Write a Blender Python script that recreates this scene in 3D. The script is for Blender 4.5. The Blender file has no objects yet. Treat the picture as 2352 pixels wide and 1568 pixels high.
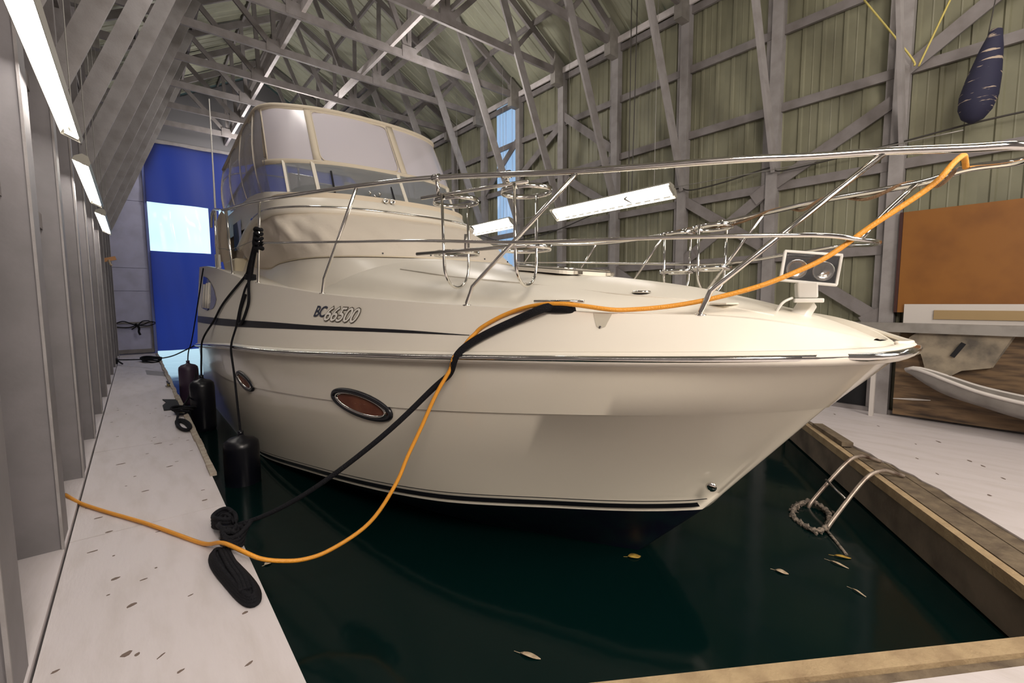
import bpy, math, random
from mathutils import Vector, Matrix
C = bpy.context.scene.collection
SC = bpy.context.scene
R = math.radians
random.seed(7)

# ------------------------------------------------------------------ camera
cam = bpy.data.cameras.new('camera')
cam.sensor_width = 36.0
cam.lens = 36.0 * 1038.0 / 2352.0
cam.clip_start = 0.02; cam.clip_end = 500
co = bpy.data.objects.new('camera', cam); C.objects.link(co)
YAW, PIT, ROL = R(39.8), R(5.0), R(-0.28)
fw = Vector((math.sin(YAW)*math.cos(PIT), math.cos(YAW)*math.cos(PIT), -math.sin(PIT)))
rt = Vector((math.cos(YAW), -math.sin(YAW), 0)); up = rt.cross(fw)
r2 = rt*math.cos(ROL) + up*math.sin(ROL); u2 = -rt*math.sin(ROL) + up*math.cos(ROL)
M = Matrix.Identity(4)
for i in range(3):
    M[i][0] = r2[i]; M[i][1] = u2[i]; M[i][2] = -fw[i]
M[0][3], M[1][3], M[2][3] = 0, 0, 1.6
co.matrix_world = M
SC.camera = co

# ------------------------------------------------------------------ world and light
w = bpy.data.worlds.new('sky'); SC.world = w; w.use_nodes = True
nt = w.node_tree; nt.nodes.clear()
o_ = nt.nodes.new('ShaderNodeOutputWorld'); b_ = nt.nodes.new('ShaderNodeBackground')
tc = nt.nodes.new('ShaderNodeTexCoord'); sx = nt.nodes.new('ShaderNodeSeparateXYZ')
cr = nt.nodes.new('ShaderNodeValToRGB')
cr.color_ramp.elements[0].position = 0.0; cr.color_ramp.elements[0].color = (0.62, 0.93, 1.0, 1)
cr.color_ramp.elements[1].position = 0.35; cr.color_ramp.elements[1].color = (0.10, 0.40, 0.95, 1)
nz = nt.nodes.new('ShaderNodeTexNoise'); nz.inputs['Scale'].default_value = 5
mx = nt.nodes.new('ShaderNodeMix'); mx.data_type = 'RGBA'
mr = nt.nodes.new('ShaderNodeMapRange'); mr.inputs[1].default_value = .5; mr.inputs[2].default_value = .75
nt.links.new(tc.outputs['Generated'], sx.inputs[0]); nt.links.new(sx.outputs[2], cr.inputs[0])
nt.links.new(tc.outputs['Generated'], nz.inputs['Vector']); nt.links.new(nz.outputs['Fac'], mr.inputs[0])
nt.links.new(mr.outputs[0], mx.inputs[0]); nt.links.new(cr.outputs[0], mx.inputs[6]); mx.inputs[7].default_value = (.75, .93, 1, 1)
nt.links.new(mx.outputs[2], b_.inputs[0]); nt.links.new(b_.outputs[0], o_.inputs[0])
b_.inputs[1].default_value = 1.15

def area(name, loc, size, power, col, target, sy=None):
    l = bpy.data.lights.new(name, 'AREA'); l.energy = power; l.color = col; l.size = size
    if sy: l.shape = 'RECTANGLE'; l.size_y = sy
    o = bpy.data.objects.new(name, l); C.objects.link(o); o.location = loc
    o.rotation_euler = (Vector(target)-Vector(loc)).to_track_quat('-Z', 'Y').to_euler()
    return o
# unseen floods added as fill behind the photographer; a warm lamp there is inferred
area('fill_flood_lamp', (0.0, -1.9, 4.2), 1.6, 180, (1.0, .89, .78), (2.8, 2.2, .6))
area('fill_flood_lamp', (6.2, -.4, 6.6), 1.8, 45, (1.0, .89, .78), (5.4, 1.5, 0))
area('fill_flood_lamp', (3.8, -3.0, 4.6), 1.6, 120, (1.0, .93, .86), (3.8, 9.0, 8.6))  # added to brighten the roof, aimed up the hall
area('hull_fill_lamp', (4.0, -3.2, 2.7), 2.0, 80, (1.0, .90, .76), (2.4, 2.2, .0))  # unseen lamp added to brighten the bow side of the hull
for x_, y_, p_ in ((2.0, 4.2, 40), (1.4, 7.0, 40), (5.4, 8.6, 80), (3.6, 12.6, 75), (3.0, 16.6, 110)):       # unseen bulbs added as fill for roof, cabin and far wall
    l_ = bpy.data.lights.new('fill_bulb', 'POINT'); l_.energy = p_; l_.color = (1.0, .94, .88); l_.shadow_soft_size = .25
    q_ = bpy.data.objects.new('fill_bulb', l_); C.objects.link(q_); q_.location = (x_, y_, 6.1)
TUBE_STRENGTH = 19.0

SC.view_settings.view_transform = 'Standard'; SC.view_settings.look = 'None'
SC.view_settings.gamma = 1; SC.view_settings.use_curve_mapping = False
SC.view_settings.exposure = 0.50
SC.cycles.use_denoising = True
SC.cycles.max_bounces = 8; SC.cycles.transparent_max_bounces = 16
SC.cycles.sample_clamp_indirect = 6.0
SC.cycles.caustics_reflective = False; SC.cycles.caustics_refractive = False

# ------------------------------------------------------------------ materials
def mat(name, col, rough=.5, metal=0, noise=None, bump=0, bscale=30, coat=0, spec=.5, emit=None, trans=0, stretch=None):
    m = bpy.data.materials.new(name); m.use_nodes = True
    n = m.node_tree; p = n.nodes['Principled BSDF']
    p.inputs['Base Color'].default_value = (*col, 1); p.inputs['Roughness'].default_value = rough
    p.inputs['Metallic'].default_value = metal; p.inputs['Coat Weight'].default_value = coat
    p.inputs['Coat Roughness'].default_value = .05
    p.inputs['Specular IOR Level'].default_value = spec
    p.inputs['Transmission Weight'].default_value = trans
    t = n.nodes.new('ShaderNodeTexCoord'); mp = n.nodes.new('ShaderNodeMapping')
    n.links.new(t.outputs['Object'], mp.inputs[0])
    if stretch: mp.inputs['Scale'].default_value = stretch
    if noise:
        c2, sc, lo, hi = noise
        z = n.nodes.new('ShaderNodeTexNoise'); z.inputs['Scale'].default_value = sc; z.inputs['Detail'].default_value = 6
        mr = n.nodes.new('ShaderNodeMapRange'); mr.inputs[1].default_value = lo; mr.inputs[2].default_value = hi
        x = n.nodes.new('ShaderNodeMix'); x.data_type = 'RGBA'
        x.inputs[6].default_value = (*col, 1); x.inputs[7].default_value = (*c2, 1)
        n.links.new(mp.outputs[0], z.inputs['Vector']); n.links.new(z.outputs['Fac'], mr.inputs[0])
        n.links.new(mr.outputs[0], x.inputs[0]); n.links.new(x.outputs[2], p.inputs['Base Color'])
    if bump:
        z2 = n.nodes.new('ShaderNodeTexNoise'); z2.inputs['Scale'].default_value = bscale; z2.inputs['Detail'].default_value = 4
        b = n.nodes.new('ShaderNodeBump'); b.inputs['Strength'].default_value = bump; b.inputs['Distance'].default_value = .02
        n.links.new(mp.outputs[0], z2.inputs['Vector']); n.links.new(z2.outputs['Fac'], b.inputs['Height']); n.links.new(b.outputs[0], p.inputs['Normal'])
    if emit:
        p.inputs['Emission Color'].default_value = (*emit[0], 1); p.inputs['Emission Strength'].default_value = emit[1]
    return m

GEL = mat('gelcoat_white', (.80, .75, .66), .34)
GELH = mat('gelcoat_hull', (.74, .69, .585), .15, coat=.3)
GELD = mat('gelcoat_deck', (.82, .775, .68), .35, bump=.05, bscale=120)
NAVY = mat('antifouling_navy', (.008, .009, .03), .5, noise=((.01, .03, .04), 6, .4, .7))
BLACK = mat('black_vinyl_stripe', (.012, .012, .016), .3)
CHROME = mat('stainless_steel', (.78, .76, .72), .10, 1)
DCHROME = mat('brushed_steel', (.55, .53, .50), .28, 1)
CANVAS = mat('cream_canvas', (.74, .66, .56), .85, bump=.35, bscale=9)
TANC = mat('tan_canvas', (.70, .60, .47), .85, bump=.3, bscale=7)
BIND = mat('canvas_binding', (.66, .58, .46), .8)
GREYC = mat('grey_olive_canvas', (.22, .22, .19), .9, bump=.2, bscale=6)
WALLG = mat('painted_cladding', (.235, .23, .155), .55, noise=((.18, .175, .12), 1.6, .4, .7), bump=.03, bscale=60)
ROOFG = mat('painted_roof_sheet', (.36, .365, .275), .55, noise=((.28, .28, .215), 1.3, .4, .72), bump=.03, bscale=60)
WOODG = mat('grey_painted_timber', (.235, .215, .215), .7, noise=((.185, .165, .16), 5, .4, .7), bump=.12, bscale=60, stretch=(1, 1, 1))
WOODL = mat('pale_grey_timber', (.32, .30, .30), .7, noise=((.25, .23, .225), 5, .4, .7), bump=.1, bscale=50)
EAVE = mat('lit_timber', (.74, .69, .70), .6, noise=((.6, .55, .55), 6, .4, .7))  # pale pink stands in for light on eaves and catwalk beams
WHITEW = mat('white_wall_panel', (.215, .20, .21), .6, noise=((.17, .16, .165), 3, .4, .7), bump=.04)
GABLE = mat('grey_gable_sheet', (.20, .195, .21), .6)
GREYW = mat('grey_blue_panel', (.50, .50, .68), .6, noise=((.42, .42, .56), 2.5, .4, .7))
PLYW = mat('worn_white_plywood', (.64, .59, .60), .55, noise=((.56, .51, .50), 2.2, .45, .75), bump=.12, bscale=18, stretch=(3.5, .8, 1))
OLDW = mat('weathered_timber', (.19, .145, .095), .8, noise=((.09, .065, .045), 9, .35, .7), bump=.4, bscale=30)
NEWW = mat('yellowed_timber', (.42, .31, .18), .75, noise=((.30, .21, .12), 7, .4, .7), bump=.3, bscale=40)
FASC = mat('stained_fascia', (.21, .165, .12), .75, noise=((.10, .078, .058), 3, .4, .7), bump=.2, bscale=25)
CHIP = mat('bare_wood_patch', (.17, .125, .105), .85)
PLY = mat('orange_plywood', (.26, .10, .014), .5, noise=((.17, .058, .007), 2.2, .45, .8), bump=.03)
PLYD = mat('stained_brown_board', (.20, .125, .065), .6, noise=((.045, .028, .018), 2.0, .42, .68), bump=.1, stretch=(1, 1.1, 9))
WHITEB = mat('white_board', (.62, .58, .55), .6)
TANB = mat('tan_board', (.36, .25, .12), .6)
GREYB = mat('galvanised_grey', (.30, .28, .26), .5, noise=((.20, .185, .17), 5, .4, .7))
STONE = mat('mottled_tan_sheet', (.34, .285, .21), .8, noise=((.11, .095, .08), 4.2, .38, .66), bump=.3, bscale=7)
BLUE = None
RUB = mat('black_rubber', (.004, .0045, .009), .32, bump=.05, bscale=12)
ROPE = mat('black_rope', (.007, .007, .010), .7, bump=.6, bscale=160, spec=.22)
BROWNR = mat('brown_rope', (.34, .21, .12), .85, bump=.7, bscale=140)
ORANGE = mat('orange_cable', (.78, .33, .035), .42, bump=.3, bscale=120)
YELLOW = mat('yellow_rope', (.62, .52, .16), .8, bump=.4, bscale=150)
WIRE = mat('dark_wire', (.05, .045, .04), .6)
GALV = mat('galvanised_wire', (.30, .29, .27), .5, .6)
LAMPW = mat('white_enamel', (.34, .325, .28), .5)
LEAFY = mat('yellow_leaf', (.50, .33, .06), .6, noise=((.30, .17, .03), 30, .4, .7))
LEAFP = mat('pale_leaf', (.52, .42, .30), .6, noise=((.34, .25, .16), 30, .4, .7))
RED = mat('red_brown_fabric', (.13, .035, .018), .7, noise=((.20, .07, .035), 5, .4, .7))
DARK = mat('dark_gap', (.01, .01, .012), .9)
ALGAE = mat('barnacle_crust', (.33, .27, .22), .95, noise=((.10, .085, .07), 40, .4, .6), bump=1, bscale=70)
BRASS = mat('brass', (.55, .45, .20), .3, 1)
PLASTW = mat('white_plastic', (.78, .76, .72), .35)
STRIPEM = mat('striped_cloth', (.02, .02, .05), .8, noise=((.45, .36, .28), 3, .60, .63), stretch=(1, 1, 8))

def tube_mat():
    m = bpy.data.materials.new('fluorescent_tube'); m.use_nodes = True
    p = m.node_tree.nodes['Principled BSDF']
    p.inputs['Base Color'].default_value = (.9, .9, .88, 1)
    p.inputs['Emission Color'].default_value = (1.0, .94, .88, 1); p.inputs['Emission Strength'].default_value = TUBE_STRENGTH
    return m
TUBE = tube_mat()

def thin(name, col, transp, rough=.05, diff=.5, tl=.5):
    """clear flexible sheet: part see-through, part milky, with a glossy skin"""
    m = bpy.data.materials.new(name); m.use_nodes = True
    n = m.node_tree; n.nodes.clear()
    o = n.nodes.new('ShaderNodeOutputMaterial'); t = n.nodes.new('ShaderNodeBsdfTransparent'); t.inputs[0].default_value = (*col, 1)
    d = n.nodes.new('ShaderNodeBsdfDiffuse'); d.inputs[0].default_value = (*[c*diff for c in col], 1)
    tr = n.nodes.new('ShaderNodeBsdfTranslucent'); tr.inputs[0].default_value = (*[c*diff for c in col], 1)
    a = n.nodes.new('ShaderNodeMixShader'); a.inputs[0].default_value = tl
    n.links.new(d.outputs[0], a.inputs[1]); n.links.new(tr.outputs[0], a.inputs[2])
    b = n.nodes.new('ShaderNodeMixShader'); b.inputs[0].default_value = 1-transp
    n.links.new(t.outputs[0], b.inputs[1]); n.links.new(a.outputs[0], b.inputs[2])
    g = n.nodes.new('ShaderNodeBsdfGlossy'); g.inputs['Roughness'].default_value = rough
    lw = n.nodes.new('ShaderNodeLayerWeight'); lw.inputs[0].default_value = .5
    pw_ = n.nodes.new('ShaderNodeMath'); pw_.operation = 'POWER'; pw_.inputs[1].default_value = 4; n.links.new(lw.outputs['Facing'], pw_.inputs[0])
    f = n.nodes.new('ShaderNodeMath'); f.operation = 'MULTIPLY_ADD'; f.inputs[1].default_value = .6; f.inputs[2].default_value = .05; n.links.new(pw_.outputs[0], f.inputs[0])
    c = n.nodes.new('ShaderNodeMixShader'); n.links.new(f.outputs[0], c.inputs[0])
    n.links.new(b.outputs[0], c.inputs[1]); n.links.new(g.outputs[0], c.inputs[2]); n.links.new(c.outputs[0], o.inputs[0])
    return m
VINYL = thin('clear_vinyl', (.97, .92, 1.0), .34, .2, 1.0, .12)  # milky lavender tone stands in for the ceiling reflected in the vinyl
VINYLS = thin('clear_side_vinyl', (.90, .90, 1.0), .50, .2, .62)
TINT = thin('tinted_acrylic', (.80, .84, .88), .50, .10, .50, .2)
PANE = thin('clear_curtain_pane', (.96, 1.0, 1.0), .93, .1, .8)
LAV = thin('translucent_wall_sheet', (1.0, .90, .90), .02, .3, 1.0, .95)
HATCHG = thin('smoked_hatch', (.55, .55, .52), .45, .05, .6)

def curtain_mat():
    m = bpy.data.materials.new('blue_tarpaulin'); m.use_nodes = True
    n = m.node_tree; n.nodes.clear()
    o = n.nodes.new('ShaderNodeOutputMaterial'); d = n.nodes.new('ShaderNodeBsdfPrincipled'); tr = n.nodes.new('ShaderNodeBsdfTranslucent')
    d.inputs['Base Color'].default_value = (.018, .022, .085, 1); d.inputs['Roughness'].default_value = .6
    tr.inputs[0].default_value = (.10, .12, .46, 1)
    a = n.nodes.new('ShaderNodeMixShader'); a.inputs[0].default_value = .5
    n.links.new(d.outputs[0], a.inputs[1]); n.links.new(tr.outputs[0], a.inputs[2]); n.links.new(a.outputs[0], o.inputs[0])
    return m
BLUE = curtain_mat()

def water_mat():
    m = mat('harbour_water', (.0010, .0090, .0085), .11, spec=.36)
    n = m.node_tree; p = n.nodes['Principled BSDF']; p.inputs['IOR'].default_value = 1.33
    z = n.nodes.new('ShaderNodeTexNoise'); z.inputs['Scale'].default_value = 1.6; z.inputs['Detail'].default_value = 3
    t = n.nodes.new('ShaderNodeTexCoord'); n.links.new(t.outputs['Object'], z.inputs['Vector'])
    b = n.nodes.new('ShaderNodeBump'); b.inputs['Strength'].default_value = .10; b.inputs['Distance'].default_value = .05
    n.links.new(z.outputs['Fac'], b.inputs['Height']); n.links.new(b.outputs[0], p.inputs['Normal'])
    return m
WATER = water_mat()

# ------------------------------------------------------------------ helpers
def link(name, data, parent=None, label=None, cat=None, group=None, kind=None):
    o = bpy.data.objects.new(name, data); C.objects.link(o)
    if parent: o.parent = parent
    if label: o['label'] = label
    if cat: o['category'] = cat
    if group: o['group'] = group
    if kind: o['kind'] = kind
    return o
def root(name, loc, label=None, cat=None, group=None, kind=None):
    o = link(name, None, None, label, cat, group, kind); o.location = loc; o.empty_display_size = .1
    return o
def origin(o):
    v = Vector((0, 0, 0))
    while o: v += o.location; o = o.parent
    return v

class MB:
    def __init__(s): s.v = []; s.f = []; s.m = []
    def add(s, vs, fs, m=0):
        b = len(s.v); s.v += [tuple(v) for v in vs]; s.f += [tuple(b+i for i in f) for f in fs]; s.m += [m]*len(fs); return s
    def box(s, c, d, m=0, rot=None):
        x, y, z = [k/2 for k in d]
        P = [Vector((i*x, j*y, k*z)) for k in (-1, 1) for j in (-1, 1) for i in (-1, 1)]
        if rot is not None: P = [rot @ p for p in P]
        P = [p+Vector(c) for p in P]
        return s.add(P, [(0,2,3,1),(4,5,7,6),(0,1,5,4),(2,6,7,3),(0,4,6,2),(1,3,7,5)], m)
    def beam(s, a, b, w, h, upv=(0,0,1), m=0):
        """bar from a to b, w across, h along upv"""
        a = Vector(a); b = Vector(b); d = (b-a).normalized(); u = Vector(upv); sd = d.cross(u)
        if sd.length < 1e-4: sd = Vector((1,0,0))
        sd.normalize(); u = sd.cross(d)
        P = []
        for p in (a, b):
            for i, j in ((-1,-1),(1,-1),(1,1),(-1,1)): P.append(p+sd*(i*w/2)+u*(j*h/2))
        return s.add(P, [(3,2,1,0),(4,5,6,7),(0,1,5,4),(1,2,6,5),(2,3,7,6),(3,0,4,7)], m)
    def tube(s, pts, r, n=8, m=0, closed=False, caps=True):
        pts = [Vector(p) for p in pts]; N = len(pts); base = len(s.v); fs = []
        prev = None
        for i, p in enumerate(pts):
            if closed: t = pts[(i+1) % N]-pts[i-1]
            else: t = pts[min(i+1, N-1)]-pts[max(i-1, 0)]
            if t.length < 1e-9: t = Vector((0,0,1))
            t.normalize()
            if prev is None:
                a = t.orthogonal().normalized()
            else:
                a = prev-t*prev.dot(t)
                if a.length < 1e-6: a = t.orthogonal()
                a.normalize()
            prev = a; b = t.cross(a)
            rr = r[i] if isinstance(r, (list, tuple)) else r
            for k in range(n):
                an = 2*math.pi*k/n; s.v.append(tuple(p+(a*math.cos(an)+b*math.sin(an))*rr))
        for i in range(N if closed else N-1):
            j = (i+1) % N
            for k in range(n): fs.append((base+i*n+k, base+i*n+(k+1) % n, base+j*n+(k+1) % n, base+j*n+k))
        if caps and not closed:
            fs.append(tuple(base+k for k in range(n))[::-1]); fs.append(tuple(base+(N-1)*n+k for k in range(n)))
        s.f += fs; s.m += [m]*len(fs); return s
    def lathe(s, a, axis, prof, n=20, m=0):
        """prof: (distance along axis, radius)"""
        a = Vector(a); ax = Vector(axis).normalized()
        return s.tube_prof(a, ax, prof, n, m)
    def tube_prof(s, a, ax, prof, n, m):
        u = ax.orthogonal().normalized(); v = ax.cross(u); base = len(s.v); fs = []
        for d, r in prof:
            for k in range(n):
                an = 2*math.pi*k/n; s.v.append(tuple(a+ax*d+(u*math.cos(an)+v*math.sin(an))*max(r, 1e-4)))
        for i in range(len(prof)-1):
            for k in range(n): fs.append((base+i*n+k, base+i*n+(k+1) % n, base+(i+1)*n+(k+1) % n, base+(i+1)*n+k))
        fs.append(tuple(base+k for k in range(n))[::-1]); fs.append(tuple(base+(len(prof)-1)*n+k for k in range(n)))
        s.f += fs; s.m += [m]*len(fs); return s
    def grid(s, rows, m=0, mf=None, closed=False):
        b = len(s.v); n = len(rows[0])
        for r in rows: s.v += [tuple(p) for p in r]
        for i in range(len(rows)-1):
            for k in range(n if closed else n-1):
                k2 = (k+1) % n
                s.f.append((b+i*n+k, b+i*n+k2, b+(i+1)*n+k2, b+(i+1)*n+k)); s.m.append(mf(i, k) if mf else m)
        return s
    def prism(s, poly, z0, z1, m=0):
        n = len(poly); P = [(x, y, z0) for x, y in poly]+[(x, y, z1) for x, y in poly]
        return s.add(P, [tuple(range(n))[::-1], tuple(range(n, 2*n))]+[(i, (i+1) % n, n+(i+1) % n, n+i) for i in range(n)], m)
    def mesh(s, name, mats, smooth=False, org=(0,0,0), bevel=0):
        me = bpy.data.meshes.new(name); o = Vector(org)
        me.from_pydata([Vector(v)-o for v in s.v], [], s.f)
        mats = mats if isinstance(mats, (list, tuple)) else [mats]
        for k in mats: me.materials.append(k)
        me.polygons.foreach_set('material_index', s.m)
        if smooth is True: me.polygons.foreach_set('use_smooth', [True]*len(s.f))
        me.update()
        if smooth == 'auto':
            me.polygons.foreach_set('use_smooth', [True]*len(s.f)); me.set_sharp_from_angle(angle=R(38))
        return me
    def build(s, name, mats, parent=None, smooth=False, loc=None, solid=0, bevel=0, **kw):
        """links ONE object; vertices are world coordinates"""
        po = origin(parent) if parent else Vector((0,0,0))
        if loc is not None: org = Vector(loc)
        elif parent: org = po
        else:
            n = len(s.v); org = Vector((sum(v[0] for v in s.v)/n, sum(v[1] for v in s.v)/n, min(v[2] for v in s.v)))
        me = s.mesh(name, mats, smooth, org)
        o = link(name, me, parent, **kw); o.location = org-po
        if solid:
            k = o.modifiers.new('solidify', 'SOLIDIFY'); k.thickness = solid; k.offset = 0
        if bevel:
            k = o.modifiers.new('bevel', 'BEVEL'); k.width = bevel; k.segments = 2; k.limit_method = 'ANGLE'
        return o
def dup(src, parent, loc, **kw):
    o = src.copy(); C.objects.link(o); o.parent = parent; o.location = loc
    for k, v in kw.items(): o[k] = v
    return o
def clone(r, loc, label=None, rotz=None):
    n = r.copy(); C.objects.link(n); n.location = loc
    if rotz is not None: n.rotation_euler = (0, 0, rotz)
    if label: n['label'] = label
    for ch in list(r.children):
        c = ch.copy(); C.objects.link(c); c.parent = n
        for g in ch.children:
            d = g.copy(); C.objects.link(d); d.parent = c
    return n

def pchip(X, Y):
    n = len(X); h = [X[i+1]-X[i] for i in range(n-1)]; d = [(Y[i+1]-Y[i])/h[i] for i in range(n-1)]
    m = [0]*n; m[0] = d[0]; m[-1] = d[-1]
    for i in range(1, n-1):
        if d[i-1]*d[i] > 0:
            w1 = 2*h[i]+h[i-1]; w2 = h[i]+2*h[i-1]; m[i] = (w1+w2)/(w1/d[i-1]+w2/d[i])
    def f(x):
        if x <= X[0]: return Y[0]
        if x >= X[-1]: return Y[-1]
        lo = 0
        while x > X[lo+1]: lo += 1
        t = (x-X[lo])/h[lo]; a = h[lo]
        return (2*t**3-3*t*t+1)*Y[lo]+(t**3-2*t*t+t)*a*m[lo]+(-2*t**3+3*t*t)*Y[lo+1]+(t**3-t*t)*a*m[lo+1]
    return f
def spline(pts, n=8):
    """catmull-rom through points"""
    P = [Vector(p) for p in pts]; out = []
    for i in range(len(P)-1):
        p0 = P[max(i-1, 0)]; p1 = P[i]; p2 = P[i+1]; p3 = P[min(i+2, len(P)-1)]
        for k in range(n):
            t = k/n
            out.append(.5*((2*p1)+(p2-p0)*t+(2*p0-5*p1+4*p2-p3)*t*t+(3*p1-p0-3*p2+p3)*t**3))
    out.append(P[-1]); return out

# ================================================================== SETTING
WX0, WX1, Y0, Y1 = -.62, 8.15, -3.6, 18.62
RX, RZ, SL = 3.765, 9.555, .572
FR = [-3.15+1.55*k for k in range(15)]            # frame stations
FR = [1.5+1.57*k for k in range(-3, 12)]
ZW = -.38

# water and the far shore
MB().add([(-60,-8,ZW),(70,-8,ZW),(70,160,ZW),(-60,160,ZW)], [(0,1,2,3)]).build('water', WATER, kind='structure', label='dark green harbour water under and around the boat')

# -- corrugated sheets
def rib_profile(n, pitch, depth, flat=.5):
    """list of (along, out) for a sheet with narrow raised ribs"""
    out = [(0, 0)]
    for k in range(n):
        c = (k+.5)*pitch
        out += [(c-.035, 0), (c-.018, depth), (c+.018, depth), (c+.035, 0)]
        if k < n-1:
            m = (k+1)*pitch; out += [(m-.012, 0), (m, depth*.25), (m+.012, 0)]
    out.append((n*pitch, 0)); return out
SH = 1.08
def sheet_mesh(name, m, h, out):
    mb = MB(); pr = rib_profile(4, .27, .022)
    rows = [[Vector((out*o, a, z)) for a, o in pr] for z in (0, h)]
    mb.grid(rows); 
    return mb.mesh(name, m)
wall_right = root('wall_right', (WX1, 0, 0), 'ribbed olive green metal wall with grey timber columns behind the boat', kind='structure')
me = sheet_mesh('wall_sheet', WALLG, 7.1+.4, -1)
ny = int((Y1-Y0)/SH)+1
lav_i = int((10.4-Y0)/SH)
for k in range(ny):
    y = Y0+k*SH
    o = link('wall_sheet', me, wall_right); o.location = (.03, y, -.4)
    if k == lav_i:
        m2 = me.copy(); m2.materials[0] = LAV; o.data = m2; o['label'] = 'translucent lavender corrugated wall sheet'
def part(name, me_or, parent, loc, **kw):
    o = link(name, me_or, parent, **kw); o.location = loc; return o
colm = MB().box((-.10, 0, 3.5), (.09, .16, 7.0)).box((-.03, .05, 3.5), (.06, .26, 7.0)).mesh('column', WOODL)
for y in FR:
    part('column', colm, wall_right, (0, y, 0))
gm = MB().beam((-.045, 0, 0), (-.045, 1.57, 0), .05, .13).mesh('girt', WOODG)
for y in FR[:-1]:
    for z in (1.22, 2.30, 3.43, 4.65, 5.82, 6.85):
        part('girt', gm, wall_right, (0, y, z))
# diagonal wind braces on the wall (y,z)-(y,z)
for a, b in [((1.50, 4.32), (3.07, 3.45)), ((3.07, 3.43), (4.64, 2.30)), ((3.07, 2.42), (4.64, 3.50)), ((2.75, 2.15), (1.5, 1.27)),
             ((1.5, 4.62), (-.07, 5.7)), ((7.78, 6.0), (6.21, 4.78)), ((9.35, 4.9), (7.78, 5.8)), ((4.64, 1.3), (6.21, 2.3)), ((9.35, 5.9), (10.92, 4.7)), ((6.21, 3.6), (7.78, 4.6))]:
    MB().beam((WX1-.09, a[0], a[1]), (WX1-.09, b[0], b[1]), .03, .17, (1, 0, 0) if 0 else (0, 0, 1)).build('diagonal_brace', WOODG, wall_right)
for a in ((1.62, 1.36), (4.5, 2.4), (3.2, 3.36)):
    MB().box((WX1-.115, a[0], a[1]), (.02, .34, .2), rot=Matrix.Rotation(R(-33), 3, 'X')).build('gusset_plate', WOODG, wall_right)
MB().box((WX1-.04, 7.5, .0), (.10, 22.2, .12)).build('sill_plate', WOODG, wall_right)
MB().box((WX1-.05, 7.5, 7.03), (.16, 22.2, .045)).build('eave_plate', EAVE, wall_right)
MB().box((WX1-.14, 7.5, 6.97), (.035, 22.2, .12)).build('eave_fascia', EAVE, wall_right)
# dark backing of the lowest bay
MB().box((WX1-.02, 2.75, .35), (.02, 2.3, .7)).build('skirting_board', DARK, wall_right)

wall_left = root('wall_left', (WX0, 0, 0), 'pale grey wall of wide box columns beside the white walkway', kind='structure')
me = sheet_mesh('wall_sheet', WHITEW, 7.1, 1)
for k in range(ny):
    part('wall_sheet', me, wall_left, (-.03, Y0+k*SH, 0))
colm = MB().box((.02, 0, 2.0), (.30, .34, 4.0)).mesh('column', WHITEW)
trim = MB().box((.175, -.175, 2.0), (.014, .014, 4.0)).mesh('corner_bead', WOODL)
up_ = MB().box((.0, 0, 5.5), (.2, .16, 3.1)).mesh('upper_post', WOODG)
for y in FR:
    part('column', colm, wall_left, (0, y-.45, 0)); part('corner_bead', trim, wall_left, (0, y-.45, 0)); part('upper_post', up_, wall_left, (0, y, 0))
for y in FR[:-1]:
    for z in (2.3, 3.43, 4.65, 5.82, 6.85): part('girt', gm, wall_left, (.08, y, z))
MB().box((WX0+.06, 7.5, -.02), (.24, 22.2, .08)).build('sill_plate', PLYW, wall_left)
MB().box((WX0+.03, 7.5, 7.05), (.16, 22.2, .045)).build('eave_plate', EAVE, wall_left)

# -- roof
ceiling = root('ceiling', (RX, 0, RZ), 'olive metal roof sheets on purlins over the grey timber trusses', kind='structure')
L = math.hypot(WX1+.15-RX, SL*(WX1+.15-RX))
pr = rib_profile(4, .27, .022)
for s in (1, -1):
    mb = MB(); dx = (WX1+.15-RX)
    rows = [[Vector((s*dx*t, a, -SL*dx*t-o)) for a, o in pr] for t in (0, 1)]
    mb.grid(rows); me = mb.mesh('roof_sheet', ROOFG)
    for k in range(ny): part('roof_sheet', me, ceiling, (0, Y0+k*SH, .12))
    for xo in (.12, 1.15, 2.25, 3.35):
        pm = MB().beam((s*xo, 0, -SL*xo+.055), (s*xo, 1.57, -SL*xo+.055), .05, .11).mesh('purlin', WOODG)
        for y in FR[:-1]: part('purlin', pm, ceiling, (0, y, 0))
MB().box((RX, 7.5, RZ-.02), (.06, 22.2, .22)).build('ridge_board', WOODG, ceiling)
for x in (2.745, 4.5):
    MB().box((x, 7.5, 7.06), (.07, 22.2, .16)).build('catwalk_beam', EAVE, ceiling)

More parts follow.
